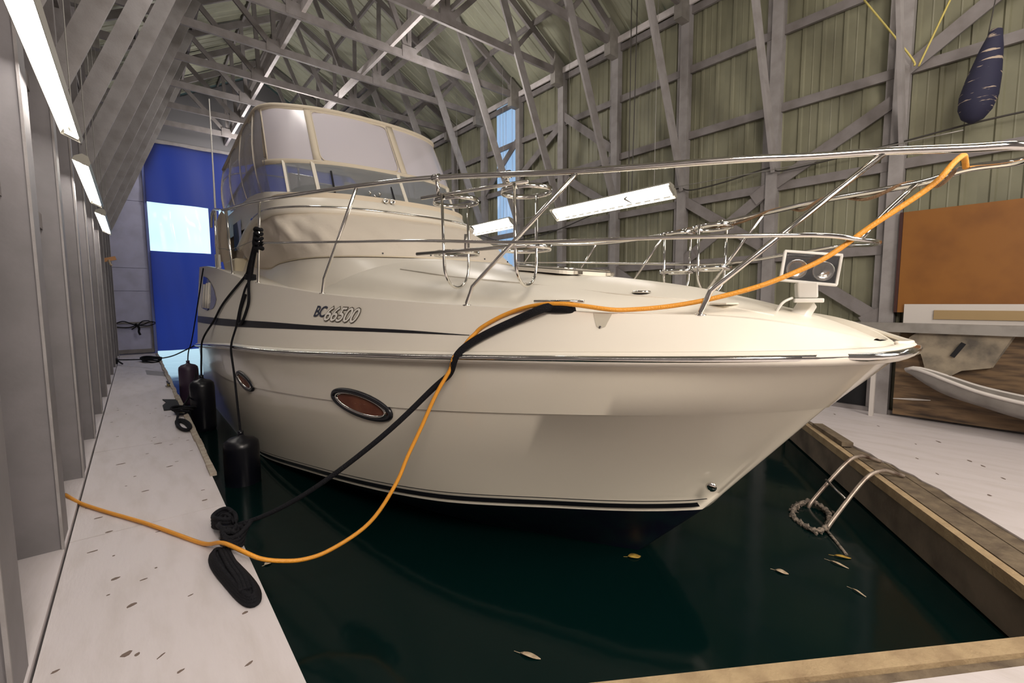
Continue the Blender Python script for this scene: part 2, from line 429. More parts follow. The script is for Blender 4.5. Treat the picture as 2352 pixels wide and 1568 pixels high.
# -- trusses: one thing each
def truss():
    t = root('roof_truss', (RX, 0, 0))
    zc = 6.93; zr = lambda x: RZ-.04-SL*abs(x-RX)
    def b(name, p, q, w=.07, h=.13, m=WOODG):
        MB().beam((p[0], 0, p[1]), (q[0], 0, q[1]), w, h, (0, 0, 1) if abs(q[0]-p[0]) > .05 else (1, 0, 0)).build(name, m, t)
    b('bottom_chord', (WX0+.05, zc), (WX1-.1, zc), .06, .15)
    for s in (1, -1):
        X = lambda d: RX+s*d
        b('rafter', (X(0), zr(RX)), (X(4.33), zr(X(4.33))), .06, .15)
        b('web', (X(2.33), zr(X(2.33))), (X(1.15), zc), .05, .11)
        b('web', (X(1.15), zc), (X(.1), zr(X(.1))), .05, .11)
        b('web', (X(1.2), zr(X(1.2))), (X(1.15), zc), .05, .09)
        b('web', (X(3.35), zr(X(3.35))), (X(2.78), zc), .05, .09)
        # long brace from the rafter through the chord down to the column
        MB().beam((X(2.33), -.055, zr(X(2.33))), (X(4.22), -.055, 3.66), .045, .19, (0, 0, 1)).build('knee_brace', WOODL, t)
        MB().add([(X(3.98), -.075, 6.62), (X(4.3), -.075, 6.62), (X(4.3), -.075, 7.12), (X(3.98), -.075, 7.32), (X(3.98), .075, 6.62), (X(4.3), .075, 6.62), (X(4.3), .075, 7.12), (X(3.98), .075, 7.32)],
                 [(0,1,2,3),(7,6,5,4),(0,4,5,1),(1,5,6,2),(2,6,7,3),(3,7,4,0)]).build('eave_gusset', GREYB, t)
        MB().box((X(1.15), 0, 6.99), (.34, .085, .24)).build('chord_gusset', WOODG, t)
    MB().box((RX, 0, RZ-.2), (.4, .085, .3)).build('ridge_gusset', WOODG, t)
    return t
names = ['nearest', 'second', 'third', 'fourth', 'fifth', 'sixth', 'seventh', 'eighth', 'ninth', 'tenth', 'eleventh', 'twelfth', 'thirteenth', 'fourteenth', 'fifteenth']
t0 = truss(); t0['category'] = 'truss'; t0['group'] = 'timber roof trusses across the boathouse'
n_ = len(FR)
for i, y in enumerate(FR):
    j = n_-1-i      # counted from the blue curtain
    lab = 'grey timber roof truss, %s one from the blue curtain' % names[j] if j else 'grey timber roof truss directly above the blue curtain'
    if i == 0: t0.location.y = y; t0['label'] = lab
    else: clone(t0, (RX, y, 0), lab)

# -- far wall with the curtain doorway (x .45 - 7.3)
wall_back = root('wall_back', (3.8, Y1, 0), 'grey gable wall around the curtained boat doorway', kind='structure')
for k, (x0, x1, z0, z1) in enumerate([(-.6, .44, 1.02, 2.0), (-.6, .44, 2.0, 2.72), (-.6, .44, 2.72, 4.8), (-.6, .44, 4.8, 6.9)]):
    MB().box(((x0+x1)/2, Y1+.03, (z0+z1)/2), (x1-x0, .04, z1-z0-.012)).build('wall_panel', GREYW, wall_back)
MB().box((-.08, Y1+.03, .54), (1.04, .04, .92)).build('wall_panel', GREYW, wall_back)
MB().box((-.14, Y1+.08, 3.4), (1.2, .04, 7.6)).build('backing_board', GREYW, wall_back)
for a in [((-.08, Y1-.0, 1.0), (1.04, .04, .05)), ((-.08, Y1, .10), (1.04, .06, .12)), ((.40, Y1-.0, .55), (.05, .04, .86)), ((-.5, Y1, .55), (.05, .04, .86)), ((-.08, Y1, .86), (.9, .03, .03))]:
    MB().box(*a).build('panel_batten', WOODG, wall_back)
MB().box((7.75, Y1+.03, 3.4), (.85, .04, 7.4)).build('wall_panel', GREYW, wall_back)
mb = MB(); mb.add([(WX0, Y1+.03, 6.75), (WX1, Y1+.03, 6.75), (WX1, Y1+.03, 7.05), (RX, Y1+.03, 9.55), (WX0, Y1+.03, 7.05)], [(0,1,2,3,4)]).build('gable_panel', GABLE, wall_back)
MB().box((.47, Y1-.02, 3.2), (.07, .07, 6.6)).build('door_jamb', mat('blue_grey_jamb', (.16, .20, .50), .5), wall_back)
MB().box((7.3, Y1-.02, 3.2), (.07, .07, 6.6)).build('door_jamb', WOODG, wall_back)
MB().box((3.8, Y1-.02, 6.72), (7.4, .08, .12)).build('door_head', WOODL, wall_back)
wall_front = root('wall_front', (3.8, Y0, 0), 'grey wall behind the photographer', kind='structure')
MB().add([(WX0, Y0, -.4), (WX1, Y0, -.4), (WX1, Y0, 7.05), (RX, Y0, 9.55), (WX0, Y0, 7.05)], [(0,1,2,3,4)]).build('gable_panel', WHITEW, wall_front)

# -- curtain
cur = root('boat_door_curtain', (3.8, Y1-.05, 6.6), 'blue tarpaulin curtain with clear window hanging across the boat doorway', 'curtain')
def cpoint(x, z):
    return Vector((x, Y1-.08+.035*math.sin(x*5.1+.6*z)+.02*math.sin(x*13+z*1.3)*(1-z/7)+.03*math.sin(z*2.2+x), z))
XS = [.50+i*.0806 for i in range(85)]
def cgrid(x0, x1, z0, z1, nx, nz, f=cpoint):
    return MB().grid([[f(x0+(x1-x0)*i/nx, z0+(z1-z0)*k/nz) for i in range(nx+1)] for k in range(nz+1)])
cgrid(.50, 7.27, 4.80, 6.66, 90, 14).build('upper_panel', BLUE, cur, smooth=True)
cgrid(.50, 7.27, .07, 3.28, 90, 22).build('lower_panel', BLUE, cur, smooth=True)
cgrid(2.12, 2.42, 3.28, 4.80, 6, 8).build('window_divider', BLUE, cur, smooth=True)
cgrid(4.0, 4.3, 3.28, 4.80, 6, 8).build('window_divider', BLUE, cur, smooth=True)
cgrid(5.9, 7.27, 3.28, 4.80, 12, 8).build('window_divider', BLUE, cur, smooth=True)
cgrid(.50, 2.12, 3.28, 4.80, 20, 8).build('window_pane', PANE, cur, smooth=True)
cgrid(2.42, 4.0, 3.28, 4.80, 20, 8).build('window_pane', PANE, cur, smooth=True)
cgrid(4.3, 5.9, 3.28, 4.80, 20, 8).build('window_pane', PANE, cur, smooth=True)
link('far_breakwater', MB().box((0, 0, 0), (200, 1, 1.2)).mesh('far_breakwater', mat('distant_rock', (.12, .13, .12), .9)), None, 'low dark breakwater far outside the doorway', 'breakwater').location = (10, 150, .1)

# -- docks
def sheets(rt_, polys, m=PLYW, z0=-.03, z1=0.0):
    for p in polys: MB().prism(p, z0, z1).build('plywood_sheet', m, rt_)
fl = root('floor_left', (0, 8, 0), 'worn white plywood walkway along the left wall', kind='structure')
ys = [1.76, 4.15, 6.55, 8.75, 11.2, 13.65, 16.1, 18.55]
for a, b in zip(ys[:-1], ys[1:]):
    sheets(fl, [[(-.428, a+.004), (.465, a+.004), (.465, b-.004), (-.428, b-.004)]])
MB().box((.02, 10.1, -.17), (.86, 17.0, .27)).build('dock_frame', FASC, fl)
MB().box((.462, 10.1, -.20), (.03, 16.9, .26)).build('fascia_board', FASC, fl)
mb = MB(); random.seed(3)
yy = 4.93
while yy < 18:
    ln = random.uniform(.25, .6); mb.box((.475+random.uniform(-.006, .006), yy+ln/2, .012), (.055+random.uniform(-.01, .012), ln, .03)); yy += ln
mb.build('edge_batten', mat('weathered_pale_edge', (.42, .37, .31), .85, noise=((.28, .22, .17), 12, .4, .7), bump=.4), fl)
def chips(parent, lst, z=.0025):
    for x, y, a, b, r in lst:
        n = 9; P = []
        for k in range(n):
            t = 2*math.pi*k/n; q = random.uniform(.75, 1.15)
            P.append((x+a*q*math.cos(t)*math.cos(r)-b*q*math.sin(t)*math.sin(r), y+a*q*math.cos(t)*math.sin(r)+b*q*math.sin(t)*math.cos(r)))
        MB().prism(P, z-.002, z).build('paint_chip', CHIP, parent)
chips(fl, [(-.179, 3.417, .022, .012, .3), (-.105, 3.051, .024, .013, .5), (-.122, 2.627, .024, .017, .4), (.348, 2.592, .014, .010, .2), (-.084, 2.592, .012, .01, 1),
           (.0, 2.511, .022, .004, .7), (-.30, 4.5, .03, .008, .1), (-.23, 4.17, .02, .012, .2), (.05, 3.95, .03, .006, .1), (-.02, 4.9, .03, .008, .1), (.18, 5.5, .03, .009, .2),
           (-.2, 5.9, .04, .01, .1), (.35, 4.35, .02, .01, .1), (-.3, 3.9, .03, .007, .1), (.12, 6.5, .04, .012, .1), (.3, 2.2, .02, .006, .4), (-.05, 3.3, .02, .006, .1)])
fp = root('floor_front', (3, -2, 0), 'worn white plywood dock where the photographer stands', kind='structure')
fx0, fx1 = WX0, WX1
A = (.465, 1.735); B = (3.43, -.19)
def off(p, q, d, t):
    """point at fraction t from p to q moved d to the right of the direction"""
    dx, dy = q[0]-p[0], q[1]-p[1]; l = math.hypot(dx, dy)
    return (p[0]+dx*t+dy/l*d, p[1]+dy*t-dx/l*d)
a1 = off(A, B, .13, 0); b1 = off(A, B, .13, 1)
sheets(fp, [[(-.428, 1.752), (-.428, -.2), (.6, -.2), (.6, 1.45), (.46, 1.55), (.46, 1.752)],
            [(.608, 1.445), (.608, -.2), (3.3, -.2), (3.3, -.245), b1, a1][:0] or [(.608, 1.442), (.608, -.3), (3.36, -.3)],
            [(-.428, -.21), (-.428, Y0), (2.0, Y0), (2.0, -.31), (.6, -.31), (.6, -.21)], [(2.01, Y0), (WX1, Y0), (WX1, -.31), (2.01, -.31)]])
random.seed(21)
chips(fl, [(random.uniform(-.38, .42), random.uniform(2.0, 9.5), random.uniform(.006, .02), random.uniform(.003, .007), random.uniform(0, .5)) for _ in range(34)])
def strip(p, q, d0, d1, z0, z1, m, name, parent, label=None):
    P = [off(p, q, d0, 0), off(p, q, d0, 1), off(p, q, d1, 1), off(p, q, d1, 0)]
    return MB().prism(P, z0, z1).build(name, m, parent, label=label)
strip(A, B, 0, .085, -.09, .012, NEWW, 'edge_timber', fp)
strip(A, B, .088, .15, -.09, -.012, OLDW, 'edge_timber', fp)
strip(A, B, .02, .16, -.34, -.085, FASC, 'fascia_board', fp)
MB().prism([(-.428, Y0), (WX1, Y0), (WX1, -.3), (3.43, -.3), off(A, B, .16, 1), off(A, B, .16, 0), (-.428, 1.735)], -.3, -.035).build('dock_frame', FASC, fp)

fr = root('floor_right', (7, 3, 0), 'worn white plywood dock along the right wall with timber edging', kind='structure')
D = (7.2, 2.42)
e = lambda d, t: off(B, D, d, t)
# painted sheets: the paint stops on a ragged line
rag = [(.56, .33), (.60, .34), (.63, .30), (.68, .31), (.72, .26), (.76, .27), (.80, .20), (.86, .17), (.93, .12), (1.0, .10)]
near = [e(.40, 0), e(.40, .2), e(.38, .38), e(.37, .48)]
tt = [(-.0, .42), (.1, .42), (.2, .41), (.3, .40), (.36, .385), (.40, .395), (.44, .36), (.47, .365), (.50, .32), (.53, .325), (.56, .27), (.60, .275), (.64, .23), (.70, .19), (.76, .185), (.84, .15), (.92, .12), (1.0, .10)]
line = [e(d, t) for t, d in tt]
sheets(fr, [line[:9]+[(5.9, -.3), (3.7, -.3)], line[8:]+[(7.2+.10, 2.48), (8.1, 2.48), (8.1, -.3), (5.91, -.3)],
            [(7.3, 2.49), (8.1, 2.49), (8.1, 7.3), (7.3, 7.3)], [(7.3, 7.31), (8.1, 7.31), (8.1, 12.9), (7.3, 12.9)], [(7.3, 12.91), (8.1, 12.91), (8.1, 18.5), (7.3, 18.5)]])
strip(B, D, 0, .06, -.07, .010, NEWW, 'edge_timber', fr)
strip(B, D, .062, .095, -.07, -.03, DARK, 'edge_gap', fr)
strip(B, D, .097, .20, -.07, -.008, OLDW, 'edge_timber', fr)
strip(B, D, .205, .29, -.07, -.016, OLDW, 'edge_timber', fr)
strip(B, D, .293, .42, -.07, -.012, OLDW, 'edge_timber', fr)
strip(B, D, .015, .09, -.36, -.065, FASC, 'fascia_board', fr)
MB().box((7.24, 10.5, -.17), (.08, 16.1, .34)).build('fascia_board', FASC, fr)
MB().prism([e(.1, 0), e(.1, 1), (7.3, 2.5), (7.3, 18.5), (8.1, 18.5), (8.1, -.3)], -.3, -.075).build('dock_frame', FASC, fr)
chips(fr, [(7.2, 1.35, .03, .008, .7), (6.9, .75, .04, .012, .7), (6.3, .45, .03, .014, .6), (6.2, .35, .03, .012, .6), (5.9, .2, .03, .01, .6), (5.6, .6, .025, .006, .6), (6.6, .9, .02, .006, .6), (5.3, .25, .02, .014, .5), (6.0, .8, .02, .008, .7), (7.5, 1.9, .03, .01, .6)])
MB().beam((5.90, 1.36, .03), (6.54, 1.83, .03), .11, .05).build('loose_plank', OLDW, None, label='short weathered plank lying on the right dock edge', cat='plank')

# ================================================================== LIGHTS
def fixture(L_, th=R(42), W=1.0):
    t = root('fluorescent_light', (0, 0, 0))
    ct, st_ = math.cos(th), math.sin(th)
    T = lambda x, y, z: Vector((x*W*ct+z*st_, y, -x*W*st_+z*ct))
    prof = [(-.155, -.050), (-.15, -.01), (-.055, .040), (.055, .040), (.15, -.01), (.155, -.050)]
    MB().grid([[T(x, y, z) for x, z in prof] for y in (-L_/2, L_/2)]).build('reflector', LAMPW, t, solid=.004)
    for s in (-1, 1): MB().add([T(x, s*L_/2, z) for x, z in prof], [tuple(range(6))]).build('end_cap', LAMPW, t, solid=.006)
    rm = Matrix.Rotation(th, 3, 'Y')
    MB().box(T(0, 0, .02), (.08*W, L_*.96, .04), rot=rm).build('ballast_cover', LAMPW, t)
    for x in (-.075, .075):
        MB().tube([T(x, -L_/2+.05, -.022), T(x, 0, -.022), T(x, L_/2-.05, -.022)], .019*(.6+.4*W), 8).build('tube', TUBE, t, smooth=True)
    for s in (-1, 1): MB().box(T(0, s*(L_/2-.03), -.022), (.21*W, .025, .035), rot=rm).build('lamp_holder', PLASTW, t)
    mb = MB()
    k = -L_/2+.12
    while k < L_/2-.2:
        for x, z in ((-.128, -.0035), (.128, -.0035)): mb.box(T(x, k+.06, z), (.013, .12, .004), rot=Matrix.Rotation(th+(R(28) if x > 0 else R(-28)), 3, 'Y'))
        k += .19
    mb.build('reflector_slots', WIRE, t)
    for s in (-1, 1): MB().tube([T(0, s*L_*.36, .04), Vector((.03, s*L_*.36, 6.9-3.2))], .004, 5).build('suspension_wire', GALV, t)
    return t
fx = fixture(2.75); fx['category'] = 'light'; fx['group'] = 'fluorescent lights in two rows'
fl_ = fixture(2.5, R(25), .42); fl_['category'] = 'light'; fl_['group'] = 'fluorescent lights in two rows'; used_ = set()
spots = [(-.30, 4.1, 3.02, 'fluorescent strip light cut by the left edge of the picture', 1),
         (-.30, 7.45, 3.02, 'fluorescent strip light on the left wall, between the nearest and the farthest', 1),
         (-.30, 10.75, 3.02, 'farthest fluorescent strip light on the left wall, above the small orange board', 1),
         (6.9, 5.5, 3.43, 'large fluorescent strip light glowing above the bow rail by the right wall', -1),
         (6.9, 9.6, 3.47, 'smaller fluorescent strip light seen behind the chrome fender racks', -1),
         (6.9, 13.6, 3.47, 'fluorescent strip light by the right wall hidden behind the flybridge', -1),
         (-.30, .7, 3.02, 'fluorescent strip light on the left wall beside the photographer', 1),
         (6.9, -2.2, 3.43, 'fluorescent strip light by the right wall beyond the picture edge', -1),
         (-.30, -2.2, 3.02, 'fluorescent strip light on the left wall behind the photographer', 1)]
for i, (x, y, z, lab, s) in enumerate(spots):
    src = fl_ if s > 0 else fx
    o = clone(src, (0, 0, 0), lab) if src.name in used_ else src
    used_.add(src.name)
    o['label'] = lab; o.location = (x, y, z)
def rope(name, pts, r, m, label, cat, n=6, sub=6, group=None, seg=None):
    return MB().tube(spline(pts, sub), r, n).build(name, m, None, smooth=True, label=label, cat=cat, group=group)
rope('hanging_wire', [(6.9, 6.9, 3.47), (6.9, 8.3, 3.49)], .006, GALV, 'thin wire joining the two strip lights by the right wall', 'wire')
rope('hanging_wire', [(6.9, 4.2, 3.46), (6.9, 2.4, 3.40), (6.9, .75, 3.40)], .006, GALV, 'thin wire running right from the large strip light', 'wire')
rope('hanging_cable', [(6.88, 5.0, 3.47), (6.88, 5.0, 5.2), (6.88, 5.0, 8.0)], .009, WIRE, 'dark cable holding up the large strip light, left one', 'cable')
rope('hanging_cable', [(6.88, 4.93, 3.47), (6.88, 4.9, 5.2), (6.88, 4.87, 8.0)], .009, WIRE, 'dark cable holding up the large strip light, right one', 'cable')
MB().tube([(6.77, 5.0, 3.40), (6.88, 4.99, 3.50), (7.03, 4.98, 3.42), (6.93, 4.97, 3.35), (6.77, 5.0, 3.40)], .012, 6).build('strap', WIRE, None, smooth=True, label='black strap tied round the large strip light', cat='strap')
rope('supply_cable', [(7.95, 4.6, 3.70), (7.95, 4.4, 3.62), (7.95, 3.8, 3.64), (7.95, 3.07, 3.72), (7.95, 2.86, 3.63), (7.95, 1.6, 3.68), (7.95, .5, 3.74), (7.95, -1, 3.7)], .012, WIRE, 'dark supply cable sagging along the right wall columns', 'cable')
rope('supply_cable', [(7.95, 11.0, 3.58), (7.95, 10.2, 3.33), (7.95, 9.35, 3.24), (7.95, 8.0, 3.3), (7.95, 6.2, 3.6), (7.95, 4.6, 3.7)], .012, WIRE, 'dark supply cable sagging behind the fender racks', 'cable')
rope('yellow_rope', [(7.9, 1.94, 5.68), (7.9, 1.42, 4.76), (7.9, 1.36, 4.60)], .012, YELLOW, 'yellow rope descending from upper left to the right column', 'rope')
rope('yellow_rope', [(7.9, 1.05, 5.30), (7.9, 1.2, 4.9), (7.9, 1.32, 4.58)], .012, YELLOW, 'yellow rope descending from upper right to the right column', 'rope')
MB().lathe((7.75, .78, 3.68), (0, -.15, 1), [(0, .02), (.05, .10), (.15, .15), (.3, .17), (.5, .15), (.8, .10), (1.0, .05)], 14).build('hanging_bundle', STRIPEM, None, smooth=True, label='dark striped cloth bundle hanging at the right picture edge', cat='bundle')

rope('hanging_wire', [(7.75, .70, 4.6), (7.75, .62, 5.6), (7.75, .6, 6.95)], .006, WIRE, 'thin wire the striped cloth bundle hangs from', 'wire')
# ================================================================== BOAT
CX = 3.02; YS = 11.1
SY = [.47,.486,.654,.887,1.284,1.965,3.05,3.5,4.83,6.35,7.5,11.1]
hs = pchip(SY, [0,.15,.38,.60,.82,1.12,1.45,1.57,1.90,2.12,2.15,2.08])
zs = pchip(SY, [1.361,1.352,1.334,1.3225,1.30,1.268,1.211,1.19,1.131,1.085,1.018,.77])
hc = pchip([.80,.83,.95,1.2,1.9,3.4,5.0,6.3,7.5,11.1], [0,.07,.26,.53,.95,1.46,1.83,2.03,2.09,2.02])
zcr = pchip([.80,1.2,1.9,3.4,5.0,6.3,11.1], [.985,.955,.89,.75,.66,.60,.42])
hb = pchip([1.42,1.50,2.35,3.14,3.94,4.99,6.33,8,11.1], [0,.12,.76,1.22,1.46,1.66,1.85,1.93,1.93])
zb = lambda y: .17-.108*(y-1.44) if y < 6.4 else -.366-.02*(y-6.4)
def zk(y): return zb(y)-.62
hk = pchip([2.1, 3.5, 6, 11.1], [0, .5, .8, .9])
def hull_x(y, z):
    """half breadth of the topsides at (y,z)"""
    L3 = [(zb(y), hb(y)), (zcr(y), hc(y)), (zs(y)-.05, hs(y)-.01)]
    if z <= L3[0][0]: return L3[0][1]
    for (a, p), (b, q) in zip(L3[:-1], L3[1:]):
        if z <= b: return p+(q-p)*(z-a)/(b-a)
    return L3[-1][1]
TY = [.50,.56,.65,.83,1.04,1.218,1.675,1.97,2.635,3.636,4.325,5.11,5.86,6.86,8.13,9.9,11.1]
tz = pchip(TY, [1.375,1.385,1.42,1.475,1.51,1.523,1.531,1.546,1.575,1.632,1.681,1.764,1.837,1.973,2.12,2.27,2.33])
ht = lambda y: max(0, hs(y)-.12) if y > .6 else max(0, (y-.50)/.1*(hs(.6)-.12))
boat = root('cabin_cruiser', (CX, 5.5, ZW), 'white flybridge motor yacht with chrome bow rail and cream canvas, moored in the slip', 'boat')
N = 90
def level(y0, hf, zf, p=1.7):
    out = []
    for i in range(N+1):
        u = i/N; y = y0+(YS-y0)*u**p; out.append((hf(y) if i else 0, y, zf(y)))
    return out
Lk = level(2.15, hk, zk); 
def zb2(y): return zb(y)
Lb = level(1.47, hb, zb)
Lb2 = level(1.375, lambda y: hb(y)+.012, lambda y: zb(y)+.11) 
Lc = level(.81, hc, zcr)
Lcm = [tuple(.5*(a+b) for a, b in zip(p, q)) for p, q in zip(Lb2, Lc)]
Lcm = [(h*1.012, y, z) for h, y, z in Lcm]
Lc2 = level(.795, lambda y: hc(y)+.013, lambda y: zcr(y)+.006)
Ls = level(.52, lambda y: hs(y)-.02, lambda y: zs(y)-.045)
Lsm = [tuple(.5*(a+b) for a, b in zip(p, q)) for p, q in zip(Lc2, Ls)]
def both(Lv): return [Vector((CX+h, y, z)) for h, y, z in reversed(Lv)]+[Vector((CX-h, y, z)) for h, y, z in Lv[1:]]
mb = MB()
mb.grid([both(l) for l in (Lb, Lb2, Lcm, Lc, Lc2, Lsm, Ls)])
# transom
tr = [Vector((CX+s*l[-1][0], YS, l[-1][2])) for l in (Lb, Lb2, Lcm, Lc, Lc2, Lsm, Ls) for s in (1,)]
tl = [Vector((CX-l[-1][0], YS, l[-1][2])) for l in (Lb, Lb2, Lcm, Lc, Lc2, Lsm, Ls)]
mb.add(tr+tl[::-1], [tuple(range(14))])
mb.build('hull', GELH, boat, smooth='auto')
MB().grid([both(l) for l in (level(2.6, lambda y: 0*y, lambda y: zk(y)-.3), Lk, Lb)]).build('underwater_hull', NAVY, boat, smooth=True)
# boot stripes, raised strips just proud of the hull
def band(z0, z1, name, m, y0=1.44, y1=6.6, out=.004):
    mb = MB()
    for s in (-1, 1):
        rows = []
        for zo in (z0, z1):
            r = []
            for i in range(70):
                y = y0+(y1-y0)*(i/69)**1.5
                h = hull_x(y, zb(y)+zo)+out+.012*zo/.11*(1 if 0 else 1)
                r.append(Vector((CX+s*h, y+.0, zb(y)+zo)))
            rows.append(r)
        mb.grid(rows)
    return mb.build(name, m, boat, smooth=True)
band(.030, .070, 'boot_stripe', BLACK, 1.475)
band(.090, .098, 'pinstripe', BLACK, 1.43)
# upper topsides
Lt0 = level(.47, lambda y: hs(y)-.005, lambda y: zs(y)+.03)
Ltm = level(.50, lambda y: .45*(hs(y))+.55*ht(y)+.012, lambda y: .45*zs(y)+.55*tz(y))
Lt = level(.51, ht, tz)
Lt2 = level(.56, lambda y: max(0, ht(y)-.05), lambda y: tz(y)+.004)
Lt3 = level(.60, lambda y: max(0, ht(y)-.085), lambda y: tz(y)-.045)
mb = MB(); mb.grid([both(l) for l in (Lt0, Ltm, Lt, Lt2, Lt3)]); mb.build('upper_topsides', GEL, boat, smooth='auto')
# deck with coachroof, foredeck crown
zcn = pchip([.55,.83,.97,1.31,1.61,2.24,3.52,4.6,5.5,11.1], [1.378,1.482,1.528,1.62,1.69,1.785,1.935,2.08,2.12,2.2])
hbk = pchip([1.0, 1.4, 1.62, 2.0, 2.7, 3.5, 4.5, 6, 11.1], [.99, .97, .86, .80, .80, .81, .83, .80, .78])  # fraction of toe half breadth
pw = pchip([1.0, 1.6, 2.4, 11], [2.0, 2.2, 3.2, 3.4])
rows = []
for i in range(64):
    y = .60+(YS-.60)*(i/63)**1.5
    hh = max(.001, ht(y)-.085); zd = tz(y)-.045; hbb = hh*hbk(y); r = []
    for k in range(-24, 25):
        f = k/24; x = hh*(abs(f)**.75)*(1 if f >= 0 else -1)
        q = min(1, abs(x)/hbb)
        z = zd+(max(zcn(y)-zd, .0))*(max(0, 1-q**pw(y)))**.62
        r.append(Vector((CX+x, y, z)))
    rows.append(r)
MB().grid(rows).build('deck', GELD, boat, smooth=True)
MB().add([(CX-2.07, YS, .75), (CX+2.07, YS, .75), (CX+1.95, YS, 2.3), (CX-1.95, YS, 2.3)], [(0,1,2,3)]).build('transom_bulkhead', GEL, boat)
def deck_z(x, y):
    hh = ht(y)-.085; zd = tz(y)-.045; q = min(1, abs(x-CX)/(hh*hbk(y))); return zd+max(zcn(y)-zd, 0)*(max(0, 1-q**pw(y)))**.62
# non skid walkway creases on the foredeck
for s in (-1, 1):
    pts = [(CX+s*(ht(y)-.085)*.62, y) for y in (1.0, 1.4, 1.9, 2.6, 3.4, 4.2)]
    MB().tube([Vector((x, y, deck_z(x, y)+.001)) for x, y in pts], .006, 6).build('deck_moulding', GEL, boat, smooth=True)

# rub rail
def sheer_path(dz, dx, n=70):
    P = []
    for i in range(n+1):
        y = .47+(YS-.47)*(1-i/n)**1.7; P.append(Vector((CX+hs(y)+(dx if i < n else 0), y-(dx if y < .6 else 0), zs(y)+dz)))
    Q = [Vector((2*CX-p.x, p.y, p.z)) for p in P[:-1]][::-1]
    return P+Q
MB().tube(sheer_path(-.012, 0), .042, 10).build('rub_rail', GEL, boat, smooth=True)
MB().tube(sheer_path(-.008, .030), .021, 8).build('rub_rail_insert', CHROME, boat, smooth=True, label='polished stainless rub rail insert')
MB().tube(spline([(CX-.10, .50, 1.385), (CX, .455, 1.385), (CX+.12, .51, 1.39), (CX+.3, .66, 1.42), (CX+.45, .82, 1.46)], 6), .012, 8).build('bow_roller_lip', GEL, boat, smooth=True)
MB().prism([(CX+.03, .515), (CX+.07, .515), (CX+.14, .60), (CX+.12, .62)], 1.372, 1.384).build('anchor_slot', DARK, boat)

# dark pinstripe on the upper side and blue panel standing in for the cockpit opening
def usx(y, z):
    t = (z-zs(y))/(tz(y)-zs(y)); t = max(0, min(1, t))
    if t < .55: return hs(y)+((.45*hs(y)+.55*ht(y)+.012)-hs(y))*t/.55
    return (.45*hs(y)+.55*ht(y)+.012)+(ht(y)-(.45*hs(y)+.55*ht(y)+.012))*(t-.55)/.45
st1 = pchip([2.55, 3.32, 4.1, 5.47, 10.4, 11.05], [1.377, 1.392, 1.393, 1.405, 1.36, 1.35])
st0 = pchip([2.55, 3.32, 4.1, 5.47, 10.4, 11.05], [1.373, 1.367, 1.357, 1.336, 1.24, 1.23])
mb = MB()
for s in (-1, 1):
    mb.grid([[Vector((CX+s*(usx(y, f(y))+.004), y, f(y))) for y in [2.55+8.5*(i/59)**1.3 for i in range(60)]] for f in (st0, st1)])
mb.build('side_stripe', BLACK, boat, smooth=True)
for s in (-1, 1):
    P = []
    for y, z in [(7.85, 1.66), (8.2, 1.80), (8.7, 1.93), (9.3, 2.03), (10.1, 2.10), (10.1, 1.52), (9.0, 1.48), (8.2, 1.52), (7.95, 1.58)]:
        P.append(Vector((CX+s*(usx(y, z)+.006), y, z)))
    o = MB().add(P, [tuple(range(len(P)))]).build('cockpit_opening_panel', mat('curtain_blue_panel', (.015, .02, .10), .05), boat)  # curtain blue seen through an opening, built as a flat panel
    mb = MB()
    for y in (8.9, 9.25, 9.75): mb.tube([Vector((CX+s*(usx(y, z)+.004), y, z)) for z in (1.52, 1.7, 1.94)], .022, 6)
    mb.build('opening_bar', GEL, boat, smooth=True)

# registration number on the side
def side_text(txt, y, z, size, ext, m, name, offset=0, out=.006, shear=.45, xs=1.0):
    cu = bpy.data.curves.new(name, 'FONT'); cu.body = txt; cu.size = size; cu.extrude = ext; cu.shear = shear; cu.offset = offset; cu.resolution_u = 3
    cu.space_character = .92
    cu.materials.append(m)
    tmp = bpy.data.objects.new('tmp', cu); C.objects.link(tmp)
    bpy.context.view_layer.update()
    me = bpy.data.meshes.new_from_object(tmp.evaluated_get(bpy.context.evaluated_depsgraph_get())); me.name = name
    bpy.data.objects.remove(tmp)
    o = link(name, me, boat)
    p = Vector((CX-usx(y, z)-out, y, z)); q = Vector((CX-usx(y-.4, z)-out, y-.4, z-.012)); u_ = Vector((CX-usx(y, z+.06)-out, y, z+.06))
    ex = (q-p).normalized(); ez = ex.cross((u_-p).normalized()).normalized(); ey = ez.cross(ex)
    mt = Matrix.Identity(4)
    for i in range(3): mt[i][0] = ex[i]*xs; mt[i][1] = ey[i]; mt[i][2] = ez[i]; mt[i][3] = (p-origin(boat))[i]
    o.matrix_local = mt; return o
side_text('BC', 4.40, 1.478, .145, .001, mat('navy_lettering', (.03, .035, .06), .4), 'registration_letters', .002, shear=.35, out=.010)
side_text('66500', 4.235, 1.445, .185, .001, mat('dark_outline', (.07, .055, .035), .4), 'registration_number_outline', .0075, out=.011, xs=1.10)
side_text('66500', 4.235, 1.445, .185, .001, mat('white_lettering', (.85, .82, .76), .35), 'registration_number', .0005, out=.0135, xs=1.10)

